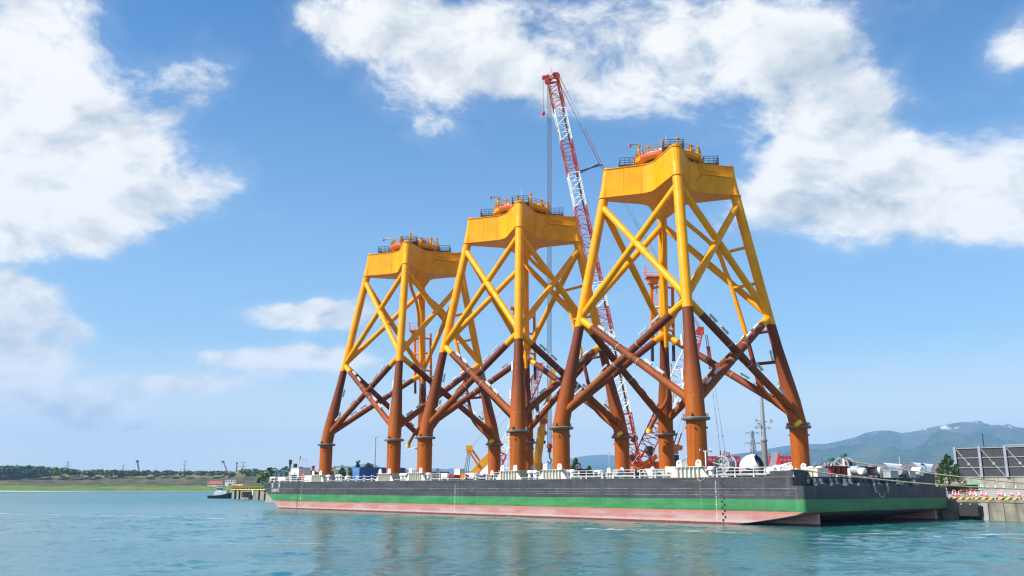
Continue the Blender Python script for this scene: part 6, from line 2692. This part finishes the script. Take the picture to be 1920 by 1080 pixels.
deckbox('electric_cabinet', 'small white cabinet by the gangway at the barge corner', 'cabinet', 1768, 41.5, (0.7, 0.7, 0.9), M_white, z=ground_z(41.5))

# ------------------------------------------------------------------ left: pier, tug, buildings
pa_, pb_ = at(520, 937.0, 330), at(434, 934.5, 378)
d = (pb_ - pa_)
d.z = 0
L = d.length
pier = thing('pier', 'short concrete pier with black fenders beyond the bow', 'pier', (pa_.x, pa_.y, 0), math.atan2(d.y, d.x))
zp = at(480, 917.5, 352).z
n = 9
for k in range(n):
    b = MB()
    b.box((L * (k + 0.5) / n, -6.0 - 0.03 * (k % 2), (zp - 3.2) / 2), (L / n - 0.08, 12, zp + 3.2 - 0.4))
    b.build('concrete_block', M_conc, pier)
b = MB()
b.box((L / 2, -6.1, zp - 0.25), (L, 12.2, 0.45))
b.build('deck', M_apron, pier)
b = MB()
b.box((L / 2, 0.16, zp - 0.10), (L, 0.3, 0.3))
b.build('yellow_edge', M_cap, pier)
for x, wd in ((L * 0.90, 1.4), (L * 0.80, 0.6), (L * 0.36, 0.6), (L * 0.24, 0.5)):
    b = MB()
    b.box((x, 0.25, (zp - 1.2) / 2 + 0.3), (wd, 0.5, zp + 0.2))
    b.build('fender', M_rub, pier)
b = MB()
b.prism([(L * 0.50, 0.2), (L * 0.60, 0.2), (L * 0.58, 3.2), (L * 0.53, 3.2)], 0.7, zp - 0.9)
b.build('fender', M_rub, pier)
b = MB()
b.box((L * 0.485, 0.35, zp - 1.2), (1.0, 0.3, 2.0))
b.build('number_board', M_white, pier)
b = MB()
for k in range(16):
    x = L * k / 15
    b.box((x, -0.4, zp + 0.35), (0.8, 0.5, 0.7))
b.build('edge_block', M_dark, pier)
b = MB()
p0, p1 = L * 0.80, L * 1.08
for x in (p0, (p0 + p1) / 2, p1):
    b.box((x, -1.0, zp + 0.9), (0.25, 0.25, 1.8))
b.beam((p0, -1.0, zp + 1.8), (p1, -1.0, zp + 1.8), 0.3, 0.35)
b.build('yellow_frame', M_yel2, pier)
# black buoy fender by the bow
c = at(508, 935.5, 318)
b = MB()
b.lathe([(0, -1.7), (0.8, -1.5), (1.0, -1.0), (1.0, 1.0), (0.8, 1.5), (0, 1.7)], (0, 0, 0), 14, 0, 'X')
o = b.build('floating_fender', M_rub)
o.location = (c.x, c.y, 0.4)
tag(o, 'black floating fender at the water below the bow', 'fender')

# tug
Yg = 392
tc_ = at(413, 933.5, Yg)
tug = thing('tugboat', 'small tug with black hull and pale blue cabin moored at pier', 'tugboat', (tc_.x, tc_.y, 0), R(-4))
LT = 10.4
st = [(-0.5, 0.30, 1.5, 1.05), (-0.4, 0.42, 1.75, 1.10), (-0.2, 0.5, 1.9, 1.2), (0.1, 0.5, 1.9, 1.5), (0.3, 0.42, 1.75, 1.9), (0.43, 0.22, 1.1, 2.2), (0.5, 0.03, 0.25, 2.45)]
b = MB()
rows = []
for (fx, wb2, wt2, zt) in st:
    x = fx * LT
    rows.append([(x, -wt2, zt), (x * 0.97, -wb2 * 2.6, -0.4), (x * 0.97, wb2 * 2.6, -0.4), (x, wt2, zt)])
for r0, r1 in zip(rows[:-1], rows[1:]):
    b.add(r0 + r1, [(0, 4, 5, 1), (1, 5, 6, 2), (2, 6, 7, 3), (3, 7, 4, 0)])
b.add(rows[0], [(0, 1, 2, 3)])
b.add(rows[-1], [(3, 2, 1, 0)])
b.build('hull', mat('tug_hull', (0.03, 0.032, 0.045), 0.5, var=0.3, scale=0.8), tug)
b = MB()
b.tube([(x * LT, -w_, z_ - 0.1) for x, _, w_, z_ in st], 0.16, 6)
b.build('rubbing_strip', M_rub, tug)
b = MB()
b.box((0.3, 0, 2.1), (5.4, 2.6, 1.6))
b.box((1.9, 0, 2.7), (2.8, 2.7, 1.0))
b.build('deckhouse', M_tug, tug)
b = MB()
b.prism([(-1.6, -1.2), (1.2, -1.2), (1.2, 1.2), (-1.6, 1.2)], 2.9, 4.5, 0, False, [(-1.4, -1.1), (0.9, -1.1), (0.9, 1.1), (-1.4, 1.1)])
b.box((-0.2, 0, 4.56), (3.0, 2.6, 0.14))
whh = b.build('wheelhouse', M_tug, tug)
for x in (-1.1, -0.4, 0.3, 0.85):
    b = MB()
    b.box((x, -1.17, 3.8), (0.5, 0.06, 0.75))
    b.build('window', M_glass, whh)
b = MB()
b.tube([(-2.6, 0, 1.2), (-2.6, 0, 4.4)], 0.10, 6)
b.tube([(0.2, 0, 4.6), (0.2, 0, 6.0)], 0.06, 6)
b.tube([(3.0, 0, 2.6), (3.0, 0, 4.6)], 0.25, 8)
b.build('mast', M_ora, tug)
b = MB()
for k in range(6):
    x = -3.8 + k * 1.5
    b.lathe([(0.2, -0.12), (0.42, -0.12), (0.42, 0.12), (0.2, 0.12)], (x, -1.95 + 0.12 * abs(x) * 0.2, 0.9), 10, 0, 'Y')
b.build('tyre_fender', M_rub, tug)

# buildings by the far shore
Yb = 1236
def shed(px0, px1, ytop, ybot, Y, label, wall_m, roof_m, flat=False, depth=8):
    p0, p1 = at(px0, ybot, Y), at(px1, ybot, Y)
    wd = p1.x - p0.x
    h = at(px0, ytop, Y).z - p0.z
    t = thing('shore_building', label, 'building', ((p0.x + p1.x) / 2, Y, p0.z), 0)
    b = MB()
    hw = h if flat else h * 0.45
    b.box((0, depth / 2, hw / 2 - 2), (wd, depth, hw + 4))
    b.build('wall', wall_m, t)
    b = MB()
    if flat:
        b.box((0, depth / 2, h + 0.15), (wd + 0.4, depth + 0.4, 0.3))
    else:
        vs = [(-wd / 2 - 0.4, -0.4, hw), (wd / 2 + 0.4, -0.4, hw), (wd / 2 - 0.4, depth / 2, h), (-wd / 2 + 1.6, depth / 2, h), (-wd / 2 - 0.4, depth + 0.4, hw), (wd / 2 + 0.4, depth + 0.4, hw)]
        b.add(vs, [(0, 1, 2, 3), (5, 4, 3, 2), (0, 3, 4), (1, 5, 2), (0, 4, 5, 1)])
    b.build('roof', roof_m, t)
    nwin = 4
    for k in range(nwin):
        b = MB()
        b.box((-wd / 2 + wd * (k + 0.6) / (nwin + 0.2), -0.05, hw * 0.62), (wd * 0.14, 0.1, hw * 0.36))
        b.build('window', M_glass, t)
    return t


shed(389, 416, 902, 911.5, Yb, 'low cream building with a red roof on the far shore', M_wallw, M_roofr)
shed(422, 441, 899.5, 907, Yb + 10, 'white two storey site office on the far shore, upper box', M_white, M_lgrey, True, 6)
shed(428, 440, 907, 912, Yb + 8, 'dark lower storey under the white site office', M_grey, M_dark, True, 6)


def car(px, py, Y, L, label, m):
    p = at(px, py, Y)
    t = thing('parked_car', label, 'car', p, 0.1, 'cars parked on the far shore')
    b = MB()
    b.box((0, 0, 0.65), (L, 1.7, 0.7))
    b.prism([(-L * 0.32, -0.75), (L * 0.28, -0.75), (L * 0.28, 0.75), (-L * 0.32, 0.75)], 1.0, 1.6, 0, False, [(-L * 0.22, -0.65), (L * 0.18, -0.65), (L * 0.18, 0.65), (-L * 0.22, 0.65)])
    b.build('body', m, t)
    b = MB()
    for x in (-L * 0.3, L * 0.3):
        for s in (-0.8, 0.8):
            b.lathe([(0, -0.1), (0.34, -0.1), (0.34, 0.1), (0, 0.1)], (x, s, 0.34), 10, 0, 'Y')
    b.build('wheel', M_rub, t)


car(441, 912.5, Yb - 15, 5.5, 'red van parked right of the white site office', M_cred)
car(449, 911.5, Yb - 10, 4.5, 'small white car parked right of the red van', M_twr)
car(401, 913, Yb - 15, 4.5, 'white car parked in front of the red roof, left one', M_twr)
car(412, 912.8, Yb - 15, 4.5, 'silver car parked in front of the red roof, right one', M_lgrey)


# ------------------------------------------------------------------ air
HZ = 1.0
hz = MB()
hz.box((1000, 7400, 430), (17000, 15400, 880))
haze = hz.build('haze', [])
hm = bpy.data.materials.new('haze_air')
hm.use_nodes = True
ht_ = NT(hm.node_tree)
ht_.n.clear()
pv = ht_.node('ShaderNodeVolumePrincipled')
pv.inputs['Color'].default_value = (0.34, 0.63, 1.0, 1.0)
pv.inputs['Density'].default_value = HAZE_D
pv.inputs['Anisotropy'].default_value = 0.0
ho = ht_.node('ShaderNodeOutputMaterial')
ht_.l.new(pv.outputs[0], ho.inputs['Volume'])
haze.data.materials.append(hm)
tag(haze, 'pale blue air haze over the harbour and hills', kind='stuff')
